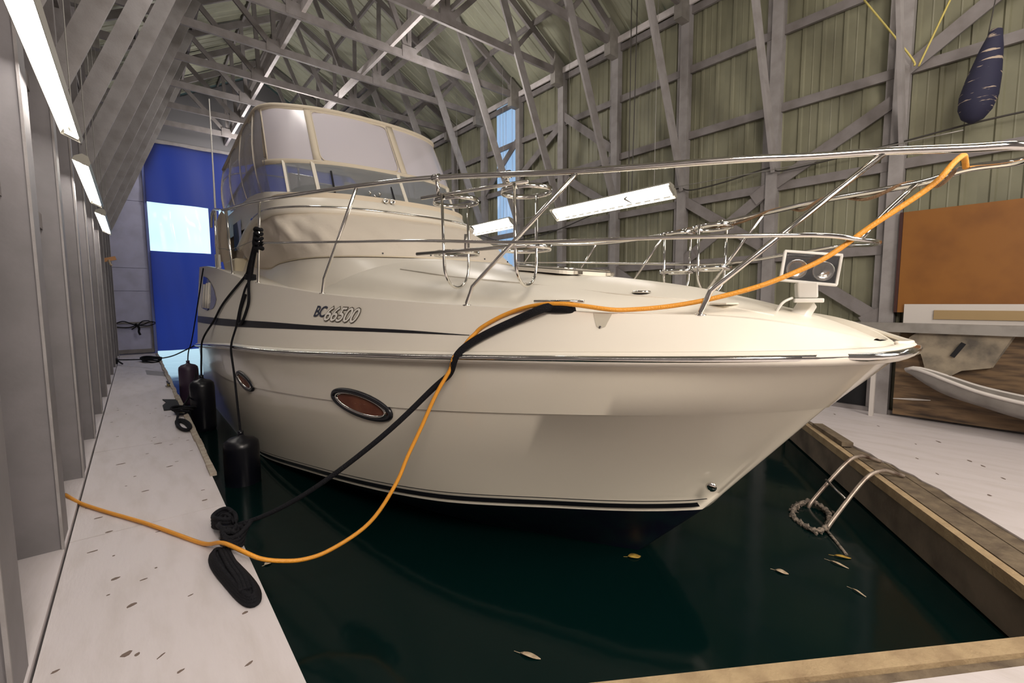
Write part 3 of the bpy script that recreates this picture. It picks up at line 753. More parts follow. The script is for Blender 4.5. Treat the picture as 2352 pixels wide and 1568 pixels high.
# oval portlight with chrome frame and dark surround
def oval(yc, zc, a, b, s, slope=-.045):
    def P(t, k, o):
        y = yc+a*k*math.cos(t); z = zc+b*k*math.sin(t)+slope*math.cos(t)*-1*k*.7
        return Vector((CX+s*(hull_x(y, z)+o), y, z))
    T = [2*math.pi*i/40 for i in range(40)]
    r = MB().tube([P(t, 1, .006) for t in T], .026, 8, closed=True).build('portlight_gasket', BLACK, boat, smooth=True)
    MB().tube([P(t, .86, .012) for t in T], .016, 8, closed=True).build('portlight_frame', CHROME, r, smooth=True)
    mb = MB(); mb.grid([[P(t, k, .012) for t in T] for k in (.92, .5, .02)], closed=True).build('portlight_curtain', RED, r, smooth=True, label='red-brown curtain behind the glass')
oval(3.79, .727, .37, .10, -1); oval(3.79, .727, .37, .10, 1)
oval(6.25, .66, .28, .085, -1)
MB().lathe((CX-hull_x(1.36, .40)-.015, 1.36, .40), (-1, -.35, -.2), [(0, .03), (.012, .034), (.02, .02), (.022, .006)], 14).build('through_hull_fitting', CHROME, boat, smooth=True)
MB().lathe((CX-usx(8.9, 1.1)-.0, 9.0, 1.12), (-1, 0, 0), [(0, .02), (.012, .02), (.016, .01)], 10).build('hull_vent', CHROME, boat, smooth=True)
# fairlead recess below the cleat: flat patch with its shade as darker cream
MB().add([Vector((CX-usx(y, z)-.003, y, z)) for y, z in [(1.76, 1.532), (1.715, 1.455), (1.69, 1.442), (1.665, 1.455), (1.655, 1.527)]], [(0,1,2,3,4)]).build('scupper_recess', mat('recess_shade', (.50, .46, .38), .4), boat)
MB().lathe((CX-usx(1.69, 1.45)-.006, 1.69, 1.452), (-1, 0, 0), [(0, .009), (.004, .007)], 10).build('drain_screw', CHROME, boat)

# ---- superstructure
def plan(W, f, c, ye, n=2.5, na=26, nb=12):
    """half curve from the centreline round to the aft end: (offset,y)"""
    out = []
    for i in range(na+1):
        th = (math.pi/2)*i/na; cc, ss = max(0, math.cos(th)), math.sin(th)
        out.append((W*(ss**(2/n)), c-(c-f)*(cc**(2/n))))
    for i in range(1, nb+1): out.append((W, c+(ye-c)*i/nb))
    return out
def full(h, zf):
    r = [Vector((CX+x, y, zf(x, y))) for x, y in reversed(h)]
    return r+[Vector((CX-x, y, zf(-x, y))) for x, y in h[1:]]
zbrow = pchip([5.95, 6.4, 7.2, 7.6, 8.04, 8.9], [2.785, 2.785, 2.80, 2.79, 2.736, 2.52])
zhem = pchip([4.6, 5.9, 6.7, 7.1, 7.8, 8.6, 8.95], [2.10, 2.12, 2.125, 2.09, 2.13, 2.26, 2.50])
Hh = plan(1.50, 4.6, 6.2, 8.95); Hb = plan(1.56, 5.98, 7.05, 8.90)
rows = []; NR = 16
ra = full(Hh, lambda x, y: zhem(y)); rb = full(Hb, lambda x, y: zbrow(y))
nn = len(ra); random.seed(5)
ph = [random.uniform(0, 6.28) for _ in range(6)]
for k in range(NR+1):
    t = k/NR; r = []
    for i in range(nn):
        p = ra[i].lerp(rb[i], t); nrm = (p-Vector((CX, 8.0, p.z))).normalized()
        u = i/nn*2-1
        wv = .012*math.sin(26*u+3.5*t+ph[0])+.010*math.sin(47*u-6*t+ph[1])+.006*math.sin(80*u+9*t+ph[2])
        edge = math.sin(math.pi*t)
        r.append(p+nrm*((.05+wv*2.6)*edge)+Vector((0, 0, .01*edge*math.sin(30*u+4*t))))
    rows.append(r)
MB().grid(rows).build('windshield_cover', CANVAS, boat, smooth=True)
MB().tube([p+Vector((0, 0, .006)) for p in ra], .011, 6).build('cover_hem', BIND, boat, smooth=True)
for i in (nn//2-9, nn//2-3, nn//2+3, nn//2+9):
    p = ra[i]; MB().lathe(p+Vector((0, -.012, .035)), (0, -1, .3), [(0, .011), (.006, .009)], 8).build('snap_fastener', BLACK, boat)
Hq = full(plan(1.60, 4.25, 6.0, 8.95), lambda x, y: 0)
Hq = [Vector((p.x, p.y, deck_z(p.x, p.y)-.02)) for p in Hq]
rc = [p+Vector((0, 0, -.01)) for p in ra]
MB().grid([rc, [a.lerp(b, .35)+Vector((0, 0, .02)) for a, b in zip(rc, Hq)], [a.lerp(b, .75)+Vector((0, 0, -.01)) for a, b in zip(rc, Hq)], Hq]).build('cabin_coaming', GEL, boat, smooth=True)
# cabin side walls aft of the cover
Hc = plan(1.50, 6.1, 7.1, 10.9)
MB().grid([full(Hc, lambda x, y: 1.95), full(Hc, lambda x, y: 3.05)]).build('cabin_side', TANC, boat, smooth=True)
for s in (-1, 1):
    x = CX+s*1.545
    MB().add([(x, 8.95, 2.55), (x, 9.7, 2.55), (x, 9.7, 3.02), (x, 8.95, 3.02)], [(0,1,2,3)]).build('side_window', mat('curtain_reflection_glass', (.05, .16, .42), .04), boat)  # blue put into the glass for the curtain's reflection
# brow moulding
br = full(plan(1.57, 5.93, 7.0, 8.95), lambda x, y: zbrow(y)+.01)
MB().tube(br, .060, 12).build('brow_moulding', GEL, boat, smooth=True)
MB().tube([p+(p-Vector((CX, 8, p.z))).normalized()*.050+Vector((0, 0, .024)) for p in br[8:-8]], .018, 6).build('brow_trim', CHROME, boat, smooth=True)
# flybridge shell
zco = pchip([6.2, 6.4, 7.0, 7.8, 8.75, 10.6], [3.03, 3.05, 3.13, 3.24, 3.30, 3.30])
Hf = plan(1.50, 6.2, 7.45, 10.7); Hf0 = plan(1.54, 5.98, 7.05, 10.9)
bot = full(Hf0, lambda x, y: zbrow(min(y, 7.4))+.03); top = full(Hf, lambda x, y: zco(y))
mid = [a.lerp(b, .5)+Vector((0, -.03, .035)) for a, b in zip(bot, top)]
inn = [Vector((CX+(p.x-CX)*.94, p.y+.07, p.z-.01)) for p in top]
low = [Vector((p.x, p.y, 2.95)) for p in inn]
MB().grid([bot, [a.lerp(b, .5) for a, b in zip(bot, mid)], mid, [a.lerp(b, .5)+Vector((0, 0, .012)) for a, b in zip(mid, top)], top, inn, low]).build('flybridge_shell', GEL, boat, smooth='auto')
MB().add([p for p in low], [tuple(range(len(low)))]).build('flybridge_floor', GELD, boat)
MB().add([(CX-1.54, 10.9, 2.0), (CX+1.54, 10.9, 2.0), (CX+1.54, 10.9, 3.3), (CX-1.54, 10.9, 3.3)], [(0,1,2,3)]).build('cabin_aft_bulkhead', GEL, boat)
# tan skirt canvas on the side between deck and flybridge
mb = MB(); rows = []
for k in range(9):
    t = k/8; rows.append([Vector((CX-1.60+.05*math.sin(y*9+2*t)*(.3+t)-.06*math.sin(math.pi*t), y, 3.30-t*1.0-.12*math.sin(y*4))) for y in [9.75+i*.06 for i in range(21)]])
MB().grid(rows).build('side_skirt_canvas', TANC, boat, smooth=True)
MB().box((CX-1.45, 9.2, 2.20), (.5, .9, .30)).build('deck_locker', mat('cream_locker', (.74, .66, .48), .5), boat, bevel=.03)
# console cover inside
Hg = plan(1.15, 6.75, 7.3, 8.0)
MB().grid([full(Hg, lambda x, y: 3.0), full(plan(1.12, 6.78, 7.3, 8.0), lambda x, y: 3.27), full(plan(1.0, 6.95, 7.4, 7.9), lambda x, y: 3.34), full(plan(.02, 7.4, 7.45, 7.5), lambda x, y: 3.36)]).build('console_cover', GREYC, boat, smooth=True)
for x in (CX-.55, CX+.45):
    MB().box((x, 8.6, 3.25), (.5, .5, .5)).box((x, 8.85, 3.65), (.5, .12, .5)).build('helm_seat', PLASTW, boat, bevel=.05)
# venturi glass, rail band
zra = pchip([6.5, 6.65, 6.9, 7.26, 8.1, 9.2, 10.7], [3.53, 3.53, 3.545, 3.58, 3.66, 3.60, 3.45])
Hr = plan(1.50, 6.5, 7.55, 10.7)
rail = full(Hr, lambda x, y: zra(y))
MB().grid([top, [a.lerp(b, .5) for a, b in zip(top, rail)], rail]).build('venturi_screen', TINT, boat, smooth=True)
MB().grid([[p+Vector((0, -.006, o)) for p in rail] for o in (-.045, .0, .03)]).build('canvas_band', BIND, boat, smooth=True, solid=.012)
def at_off(curve, off_, a, b):
    return min(curve[a:b], key=lambda p: abs((p.x-CX)-off_))
h = len(rail)//2
for off_ in (-1.32, -1.0, .1, 1.2):
    a = at_off(top, off_, 12, len(top)-12); b = at_off(rail, off_*1.01, 12, len(rail)-12)
    MB().beam(a, b, .05, .02, (0, 1, 0)).build('screen_post', GEL, boat)
# bimini
zbi = pchip([7.0, 7.2, 7.5, 8.2, 9.9, 11.0], [4.395, 4.405, 4.44, 4.465, 4.36, 4.28])
Hm = plan(1.46, 7.0, 8.0, 11.0)
bim = full(Hm, lambda x, y: zbi(y))
mb = MB(); rings = []
for k, s in enumerate((1.0, .97, .85, .6, .3, .02)):
    rings.append([Vector((CX+(p.x-CX)*s, 9.2+(p.y-9.2)*s, p.z+.035+.11*(1-s*s))) for p in bim])
mb.grid(rings).build('bimini_top', TANC, boat, smooth=True)
MB().tube([p+Vector((0, 0, .02)) for p in bim], .032, 8).build('bimini_edge', BIND, boat, smooth=True)
MB().grid([[p+Vector((0, -.012, o)) for p in bim] for o in (.02, -.055)]).build('bimini_valance', BIND, boat, smooth=True, solid=.012)
mb = MB()
for y in (7.2, 8.6, 9.9, 10.9):
    i = min(range(h), key=lambda k: abs(bim[k].y-y)); a = bim[i]; b = Vector((2*CX-a.x, a.y, a.z))
    mb.tube(spline([Vector((a.x, a.y, 3.3)), a+Vector((-.08, 0, -.08)), Vector((CX, a.y, a.z+.05)), b+Vector((.08, 0, -.08)), Vector((b.x, b.y, 3.3))], 6), .014, 6)
mb.build('bimini_frame', DCHROME, boat, smooth=True)
# enclosure panels (front) : between rail band and bimini, split by seams
idx = [i for i in range(len(rail))]
def xoff(i): return rail[i].x-CX
front = [i for i in idx if rail[i].y < 8.05]
def panel(sel, name, m):
    rows = []
    for k in range(7):
        t = k/6; rows.append([rail[i].lerp(bim[i], t)+Vector((0, .012*math.sin(math.pi*t)*math.sin(i*.9), 0)) for i in sel])
    return MB().grid(rows).build(name, m, boat, smooth=True)
def seam(i, wdt=.05, name='canvas_seam'):
    a, b = rail[i], bim[i]; d = (rail[min(i+1, len(rail)-1)]-rail[i-1]).normalized()
    mb = MB(); rows = []
    for k in range(7):
        t = k/6; p = a.lerp(b, t)+Vector((0, -.012, 0)); rows.append([p-d*wdt/2, p+d*wdt/2])
    mb.grid(rows).build(name, BIND, boat, smooth=True, solid=.006)
cuts = [min(front, key=lambda i: abs(xoff(i)-o) + (0 if rail[i].y < 7.9 else 9)) for o in (1.40, .30, -.93, -1.46)]
allc = [front[0]]+cuts+[front[-1]]
for a, b in zip(cuts[:-1], cuts[1:]): panel(list(range(a, b+1)), 'clear_front_panel', VINYL)
for i in cuts[1:3]: seam(i, .10)
seam(cuts[0], .05); seam(cuts[3], .04)
# rounded zip outline in the middle panel
i0, i1 = cuts[1], cuts[2]
def surf(u, t):
    q = i0+(i1-i0)*u; k = int(q); f = q-k
    return rail[k].lerp(rail[min(k+1, i1)], f).lerp(bim[k].lerp(bim[min(k+1, i1)], f), t)+Vector((0, -.014, 0))
P = []
for cx_, cy_, a0 in ((.88, .18, -90), (.88, .90, 0), (.12, .90, 90), (.12, .18, 180)):
    for k in range(6):
        an = R(a0+k*18); P.append(surf(min(1, max(0, cx_+.07*math.cos(an))), cy_+(.14 if cy_ < .5 else .06)*math.sin(an)))
MB().tube(P, .008, 6, closed=True).build('zip_edge', BIND, boat, smooth=True)
# side enclosure
for s in (0, 1):
    sel = list(range(cuts[3], len(rail))) if s == 0 else list(range(0, cuts[0]+1))
    rows = []
    for k in range(7):
        t = k/6
        rows.append([(top[i].lerp(bim[i], t))+Vector(((-1 if s == 0 else 1)*(.05*math.sin(math.pi*t)+.018*math.sin(i*1.3+t*3)), 0, 0)) for i in sel])
    MB().grid(rows).build('clear_side_panel', VINYLS, boat, smooth=True)
    step = sel[::4]
    for i in step[1:]:
        sg = -1 if s == 0 else 1
        MB().tube([top[i].lerp(bim[i], t)+Vector((sg*(.055*math.sin(math.pi*t)+.006), .03*math.sin(t*5), 0)) for t in (0, .2, .4, .6, .8, 1)], .011, 6).build('side_seam', CANVAS, boat, smooth=True)
# horns, wipers, antenna
for dx in (-.235, -.135):
    c = Vector((CX+dx, 6.10, 3.01)); d = Vector((-.25, -1, -.05))
    MB().lathe(c, d, [(-.16, .012), (-.02, .016), (.03, .022), (.06, .034), (.062, .028), (.03, .012)], 14).build('horn', CHROME, boat, smooth=True)
for dx in (-.35, -.28, -.42):
    MB().lathe((CX+dx, 6.17, 3.09+.02*math.sin(dx*40)), (-.4, -1, .2), [(-.05, .012), (0, .022), (.03, .014)], 8).build('chrome_bracket', CHROME, boat, smooth=True)
for p, q in (((CX-.86, 6.28, 3.05), (CX-.83, 6.50, 3.40)), ((CX-.06, 6.14, 3.00), (CX-.02, 6.36, 3.28))):
    MB().tube([p, q], .014, 8).build('wiper_arm', BLACK, boat)
MB().tube([(CX-1.90, 9.0, 2.2), (CX-1.89, 9.0, 3.6), (CX-1.885, 9.0, 4.90)], [.02, .013, .007], 8).build('antenna', PLASTW, boat, smooth=True, label='tall thin white whip antenna')
MB().box((CX-1.90, 9.02, 2.30), (.07, .10, .22)).build('antenna_mount', PLASTW, boat)

# hatch on the coachroof
hx, hy = CX-.10, 2.80; hz = deck_z(hx, hy)
def rrect(cx_, cy_, a, b, r, n=5):
    P = []
    for sx_, sy_, a0 in ((1, 1, 0), (-1, 1, 90), (-1, -1, 180), (1, -1, 270)):
        for k in range(n+1):
            an = R(a0+90*k/n); P.append((cx_+sx_*(a-r)+r*math.cos(an), cy_+sy_*(b-r)+r*math.sin(an)))
    return P
hat = root('deck_hatch', (0, 0, 0)); hat.parent = boat; hat.location = Vector((0, 0, 0))
def slope_pts(P, dz): return [Vector((x, y, deck_z(hx, y)+dz+.0)) for x, y in P]
def slab(P, d0, d1, m, name, parent):
    n = len(P); V = slope_pts(P, d0)+slope_pts(P, d1)
    return MB().add(V, [tuple(range(n))[::-1], tuple(range(n, 2*n))]+[(i, (i+1) % n, n+(i+1) % n, n+i) for i in range(n)]).build(name, m, parent)
bpy.data.objects.remove(hat)
hat = slab(rrect(hx, hy, .33, .34, .10), 0, .03, GEL, 'deck_hatch', boat)
slab(rrect(hx, hy, .30, .31, .10), .03, .05, HATCHG, 'hatch_lens', hat)
MB().tube(slope_pts(rrect(hx, hy, .31, .32, .10), .045), .010, 6, closed=True).build('hatch_frame', CHROME, hat, smooth=True)
for dx in (-.2, .2): MB().box((hx+dx, hy-.36, deck_z(hx, hy-.36)+.02), (.05, .05, .03)).build('hatch_hinge', CHROME, hat)
# deck fittings near the bow
MB().box((CX-.35, 1.25, deck_z(CX-.35, 1.25)+.008), (.16, .10, .012)).build('locker_lid', GEL, boat, bevel=.004)
MB().lathe((CX-.45, 1.75, deck_z(CX-.45, 1.75)-.004), (0, 0, 1), [(0, .06), (.012, .058), (.016, .04), (.017, .0)], 18).build('deck_filler_cap', CHROME, boat, smooth=True)

# ---- pulpit rails
def tube_part(name, pts, r, m=CHROME, sub=8, parent=boat, n=10, **kw):
    return MB().tube(spline(pts, sub), r, n).build(name, m, parent, smooth=True, **kw)
near_top = [(1.01, 8.6, 2.80), (.985, 8.25, 2.93), (.978, 7.93, 2.955), (.975, 7.3, 2.86), (.976, 6.87, 2.794), (1.095, 5.51, 2.688), (1.477, 3.77, 2.562), (1.719, 2.914, 2.492), (2.046, 1.842, 2.361), (2.386, 1.129, 2.32), (2.60, .821, 2.306), (2.72, .547, 2.286), (2.80, .289, 2.25)]
bow_top = [(2.86, .14, 2.235), (CX, .07, 2.23), (3.18, .15, 2.235)]
far_top = [(3.24, .328, 2.252), (3.32, .529, 2.231), (3.55, 1.01, 2.262), (3.844, 1.513, 2.283), (4.241, 2.634, 2.278), (4.57, 3.795, 2.33), (4.90, 5.31, 2.49), (5.03, 7.0, 2.66), (5.05, 8.3, 2.80)]
tube_part('bow_rail', near_top+bow_top+far_top, .019)
near_mid = [(1.095, 5.587, 2.252), (1.368, 4.25, 2.145), (1.679, 3.12, 2.064), (1.938, 2.217, 1.981), (2.279, 1.375, 1.948), (2.533, .9, 1.928), (2.669, .75, 1.921), (2.75, .665, 1.905)]
mid_rest = [(2.88, .62, 1.90), (3.05, .62, 1.905), (3.25, .70, 1.915), (3.543, .93, 1.949), (3.753, 1.31, 1.94), (3.986, 1.825, 1.925), (4.196, 2.476, 1.967), (4.648, 4.48, 2.146), (4.9, 5.8, 2.25)]
tube_part('middle_rail', near_mid+mid_rest, .012)
post = [((1.026, 8.32, 2.132), (.978, 7.93, 2.94)), ((1.014, 6.99, 1.98), (.976, 6.87, 2.79)), ((1.094, 5.81, 1.846), (1.095, 5.51, 2.688)),
        ((1.347, 4.40, 1.711), (1.477, 3.77, 2.562)), ((1.824, 2.686, 1.58), (2.046, 1.842, 2.361)), ((2.365, 1.239, 1.527), (2.72, .55, 2.286))]
for i, (a, b) in enumerate(post):
    a = Vector(a); a.z = tz(a.y)-.0; a.x = CX-ht(a.y)+.03; b = Vector(b)
    k = a+(b-a)*.06+Vector((0, 0, .085 if i > 2 else .03))
    o = MB().tube([a-Vector((0, 0, .01)), a+Vector((0, 0, .02)), k-(k-a)*.3, k, k.lerp(b, .06), b], .0145, 10).build('stanchion', CHROME, boat, smooth=True)
    MB().lathe(a-Vector((0, 0, .005)), (0, 0, 1), [(0, .032), (.008, .032), (.012, .02)], 14).build('stanchion_base', CHROME, o, smooth=True)
for y, b in ((2.10, (3.844, 1.513, 2.283)), (3.2, (4.241, 2.634, 2.278)), (4.4, (4.57, 3.795, 2.33)), (5.9, (4.90, 5.31, 2.49))):
    a = Vector((CX+ht(y)-.03, y, tz(y))); b = Vector(b); k = a+(b-a)*.08+Vector((0, 0, .07))
    o = MB().tube([a, a+Vector((0, 0, .02)), k, k.lerp(b, .06), b], .0135, 8).build('stanchion', CHROME, boat, smooth=True)
tube_part('bow_strut', [(3.32, .529, 2.231), (3.05, .60, 2.06), (2.80, .645, 1.905)], .013, sub=2)
# fender racks hanging from the rail
def rack(c1, c2, inb, zt, zm, zl, rail_pts, name_label=None):
    """two baskets side by side; c1,c2 ring centres; inb inboard unit vector"""
    inb = Vector(inb); al = (Vector(c2)-Vector(c1)).normalized()
    c1 = Vector(c1); c2 = Vector(c2)
    r0 = .155
    a = c1-al*.20-inb*r0; b = c2+al*.10-inb*r0
    rk = MB().tube([Vector((a.x, a.y, zt)), Vector((b.x, b.y, zt))], .013, 8).build('fender_rack', CHROME, boat, smooth=True)
    a2 = c1-al*.26-inb*r0; b2 = c2+al*.08-inb*r0
    MB().tube([Vector((a2.x, a2.y, zm)), Vector((b2.x, b2.y, zm))], .013, 8).build('rack_bar', DCHROME, rk, smooth=True)
    for c in (c1, c2):
        for z, m in ((zt-.02, CHROME), (zm, CHROME)):
            P = [Vector((c.x, c.y, z))+al*r0*math.cos(t)*1.15+inb*r0*math.sin(t) for t in [2*math.pi*i/24 for i in range(24)]]
            mb = MB(); mb.grid([[p+Vector((0, 0, o)) for p in P] for o in (-.017, .017)], closed=True)
            mb.build('basket_ring', m, rk, smooth=True, solid=.004)
        U = []
        for t in [i/16 for i in range(17)]:
            an = math.pi*t; U.append(Vector((c.x, c.y, 0))-inb*r0*math.cos(an)*.98+Vector((0, 0, zl+.17-.17*math.sin(an))))
        U = [Vector((c.x, c.y, zt))-inb*(r0+.01)]+U+[Vector((c.x, c.y, zt-.02))+inb*r0]
        MB().tube(U, .011, 8).build('basket_hoop', CHROME, rk, smooth=True)
    for p in rail_pts:
        p = Vector(p); q = p.copy(); q.z = zt; q = q+inb*.02
        MB().tube([p, q], .013, 8).build('rack_clamp', CHROME, rk, smooth=True)
        MB().lathe(p-al*.03, al, [(0, .026), (.06, .026)], 10).build('rack_clamp', CHROME, rk, smooth=True)
    q = (c1+c2)/2-inb*r0
    MB().tube([Vector((q.x-al.x*.1, q.y-al.y*.1, zm)), Vector((q.x-al.x*.1, q.y-al.y*.1, zm+.11))], .013, 8).build('rack_clamp', DCHROME, rk, smooth=True)
rack((1.90, 2.93, 0), (2.10, 2.36, 0), (.94, .34, 0), 2.37, 1.965, 1.71, [(1.722, 2.905, 2.49), (1.90, 2.33, 2.42)])
rack((4.02, 2.35, 0), (3.86, 1.93, 0), (-.95, .30, 0), 2.25, 1.88, 1.66, [(4.14, 2.35, 2.28), (3.99, 1.93, 2.28)])

# pop-up cleat on the toe
cl = MB().tube([(1.975, 2.145, 1.603), (2.093, 1.830, 1.600)], .010, 10).build('bow_cleat', CHROME, boat, smooth=True)
for t in (.33, .66):
    p = Vector((1.975, 2.145, 1.6)).lerp(Vector((2.093, 1.83, 1.6)), t)
    MB().tube([p, p-Vector((0, 0, .07))], .014, 8).build('cleat_leg', CHROME, cl, smooth=True)

# searchlight on the foredeck
c = Vector((3.02, .93, 1.785)); fwd = Vector((-.86, -.50, .05)).normalized(); side_ = Vector((0, 0, 1)).cross(fwd).normalized(); upv = fwd.cross(side_)
rotm = Matrix((side_, fwd, upv)).transposed()
rotm = rotm @ Matrix.Rotation(R(7), 3, 'Y')
sl = root('searchlight', (0, 0, 0)); bpy.data.objects.remove(sl)
def sbox(lo, d, m, name, parent, bevel=0, taper=None):
    lo = Vector(lo)
    x, y, z = d[0]/2, d[1]/2, d[2]/2; P = []
    for k in (-1, 1):
        for j in (-1, 1):
            for i in (-1, 1):
                s = (taper if (taper and j < 0) else 1); P.append(c+rotm @ (lo+Vector((i*x*s, j*y, k*z*s))))
    return MB().add(P, [(0,2,3,1),(4,5,7,6),(0,1,5,4),(2,6,7,3),(0,4,6,2),(1,3,7,5)]).build(name, m, parent, bevel=bevel)
sl = sbox((0, -.03, 0), (.275, .09, .17), PLASTW, 'searchlight', boat, .012, .86)
for lo, d in (((0, .025, .084), (.29, .025, .016)), ((0, .025, -.084), (.29, .025, .016)), ((.139, .025, 0), (.016, .025, .17)), ((-.139, .025, 0), (.016, .025, .17))):
    sbox(lo, d, PLASTW, 'bezel', sl, .005)
sbox((0, .018, 0), (.262, .004, .152), mat('black_reflector_surround', (.008, .01, .02), .15), 'lens_back', sl)
for k, x in enumerate((-.066, .066)):
    q = c+rotm @ Vector((x, .020, -.012)); ax = rotm @ Vector((0, 1, 0))
    MB().lathe(q, ax, [(0, .010), (.004, .036), (.012, .056), (.013, .052), (.006, .03), (.002, .0)], 18).build('lamp_reflector', CHROME, sl, smooth=True)
sbox((0, .034, 0), (.262, .003, .152), thin('lamp_glass', (.9, .9, .9), .9, .02), 'lens_glass', sl)
MB().add([c+Vector(p) for p in [(-.11, .02, -.08), (.08, .10, -.08), (.07, .09, -.17), (-.09, .02, -.17), (-.07, -.07, -.08), (.12, .01, -.08), (.11, .0, -.17), (-.05, -.07, -.17)]], [(0,1,2,3),(7,6,5,4),(0,4,5,1),(3,2,6,7),(0,3,7,4),(1,5,6,2)]).build('swivel_housing', PLASTW, sl, bevel=.008)
MB().box(c+Vector((.01, .0, -.185)), (.24, .14, .024), rot=Matrix.Rotation(R(20), 3, 'Z')).build('bracket_plate', PLASTW, sl, bevel=.005)
b0 = c+Vector((-.035, .035, -.30)); t0_ = c+Vector((.02, 0, -.195))
MB().beam(b0, t0_, .07, .085, (0, 1, 0)).build('pedestal', PLASTW, sl, bevel=.008)
MB().box(b0+Vector((.03, -.02, -.004)), (.18, .11, .014), rot=Matrix.Rotation(R(20), 3, 'Z')).build('pedestal_foot', PLASTW, sl, bevel=.004)
MB().tube(spline([c+Vector((-.09, .05, -.17)), c+Vector((-.15, .08, -.20)), c+Vector((-.165, .11, -.27)), c+Vector((-.12, .10, -.285))], 6), .008, 8).build('lamp_cable', PLASTW, sl, smooth=True)

def outside(pts, r, sm=2):
    out = []
    for p in pts:
        p = Vector(p)
        if .6 < p.y < 8 and p.x < CX:
            if zs(p.y)+.03 < p.z < tz(p.y)-.0: p.x = min(p.x, CX-usx(p.y, p.z)-r)
            elif abs(p.z-zs(p.y)) <= .05: p.x = min(p.x, CX-hs(p.y)-.045-r)
            elif zb(p.y) < p.z < zs(p.y): p.x = min(p.x, CX-hull_x(p.y, p.z)-r)
        out.append(p)
    for _ in range(sm): out = [out[0]]+[(out[i-1]+out[i]*2+out[i+1])/4 for i in range(1, len(out)-1)]+[out[-1]]
    return out
# ================================================================== ROPES, FENDERS, HOSE
def fender(x, y, zt, zbm, r, label, tint=RUB):
    t = root('fender', (x, y, zbm), label, 'fender', 'black fenders hanging between boat and left dock')
    Lh = zt-zbm
    MB().lathe((x, y, zbm), (0, 0, 1), [(0, .02), (.01, r*.6), (.05, r*.93), (.10, r), (Lh-.10, r), (Lh-.05, r*.95), (Lh-.015, r*.72), (Lh+.01, r*.25), (Lh+.03, r*.16), (Lh+.05, .02)], 28).build('fender_body', tint, t, smooth=True)
    MB().tube([(x, y, zt+.02), (x, y, zt+.07)], .03, 10).build('fender_eye', tint, t, smooth=True)
    return t
F1 = (.82, 5.67); F2 = (.74, 8.45); F3 = (.73, 10.6)
fender(*F1, .13, -.62, .175, 'large black fender hanging nearest the camera')
fender(*F2, .42, -.42, .165, 'black fender hanging behind the nearest one, by the far cleat')
fender(*F3, .44, -.36, .16, 'dark fender farthest away against the bright water', mat('violet_lit_rubber', (.045, .025, .05), .4))  # violet in the rubber stands in for coloured light on it
OUT = lambda p: outside(spline(p, 6), .02, 1)
def rp(name, pts, r, label, m=ROPE, cat='rope', sub=8, group=None): return rope(name, pts, r, m, label, cat, 8, sub, group)
S3 = Vector((1.09, 5.62, 2.36))
rp('fender_line', OUT([(1.09, 5.60, 2.34), (1.075, 5.85, 2.08), (1.06, 6.0, 1.87), (.985, 6.15, 1.5), (.86, 6.22, 1.13), (.84, 6.0, .75), (.825, 5.75, .3), (.82, 5.67, .17)]), .012, 'black line from the rail knot down over the rub rail to the nearest fender')
rp('fender_line', OUT([(1.07, 5.64, 2.33), (1.05, 6.0, 2.05), (1.02, 6.2, 1.88), (.93, 7.4, 1.5), (.80, 8.5, 1.06), (.76, 8.5, .75), (.74, 8.45, .47)]), .014, 'black line slanting left from the rail knot to the second fender')
rp('fender_line', OUT([(.95, 9.4, 2.2), (.80, 10.2, 1.0), (.745, 10.5, .7), (.73, 10.6, .5)]), .010, 'thin dark line holding the farthest fender')
rp('spare_line', OUT([(1.06, 5.75, 2.2), (1.03, 5.95, 1.87), (1.00, 5.85, 1.62), (.97, 5.95, 1.42), (.95, 6.1, 1.36), (.97, 6.1, 1.5), (1.0, 6.0, 1.7)]), .016, 'black rope tail looped below the rail knot')
kn = MB(); random.seed(2)
for k in range(5): 
    z = 2.40-.05*k; kn.tube([S3+Vector((.035*math.cos(t), .035*math.sin(t), z-2.36+.01*math.sin(t*2+k))) for t in [i*math.pi/6 for i in range(13)]], .017, 6)
kn.tube([S3+Vector((-.02, .02, .0)), S3+Vector((-.03, .06, -.1)), S3+Vector((-.02, .08, -.2))], .026, 6)
kn.build('rope_knot', ROPE, None, smooth=True, label='black knot of fender lines tied round the rail post', cat='knot')
kn = MB()
for k in range(3): kn.tube([Vector((1.06+.05*math.cos(t), 6.02+.06*math.sin(t), 1.885+.018*k+.01*math.sin(t))) for t in [i*math.pi/6 for i in range(13)]], .014, 6)
kn.build('rope_knot', ROPE, None, smooth=True, label='black rope turns wound at the deck edge below the rail', cat='knot')
rp('thin_cord', [(1.0, 7.9, 2.4), (.985, 7.2, 2.33), (1.0, 6.9, 2.29), (1.07, 5.9, 2.30), (1.095, 5.6, 2.31)], .004, 'thin grey cord strung between the aft rail posts', GALV, 'cord')

# black mooring line
mb = MB()
for k in range(3):
    o = (k-1)*.018
    a = Vector((1.985, 2.10, 1.560)); b = Vector((2.07, 1.87, 1.557)); d = (b-a).normalized(); sd = Vector((-.94, -.34, 0))
    P = []
    for i in range(24):
        t = 2*math.pi*i/24; P.append((a+b)/2+d*(.105*math.cos(t))+Vector((0, 0, .011*k-.012))+sd*(.03*math.sin(t)+.006*k))
    mb.tube(P, .017, 6, closed=True)
mb.build('rope_wrap', ROPE, None, smooth=True, label='black rope turns wrapped round the bow cleat', cat='rope')

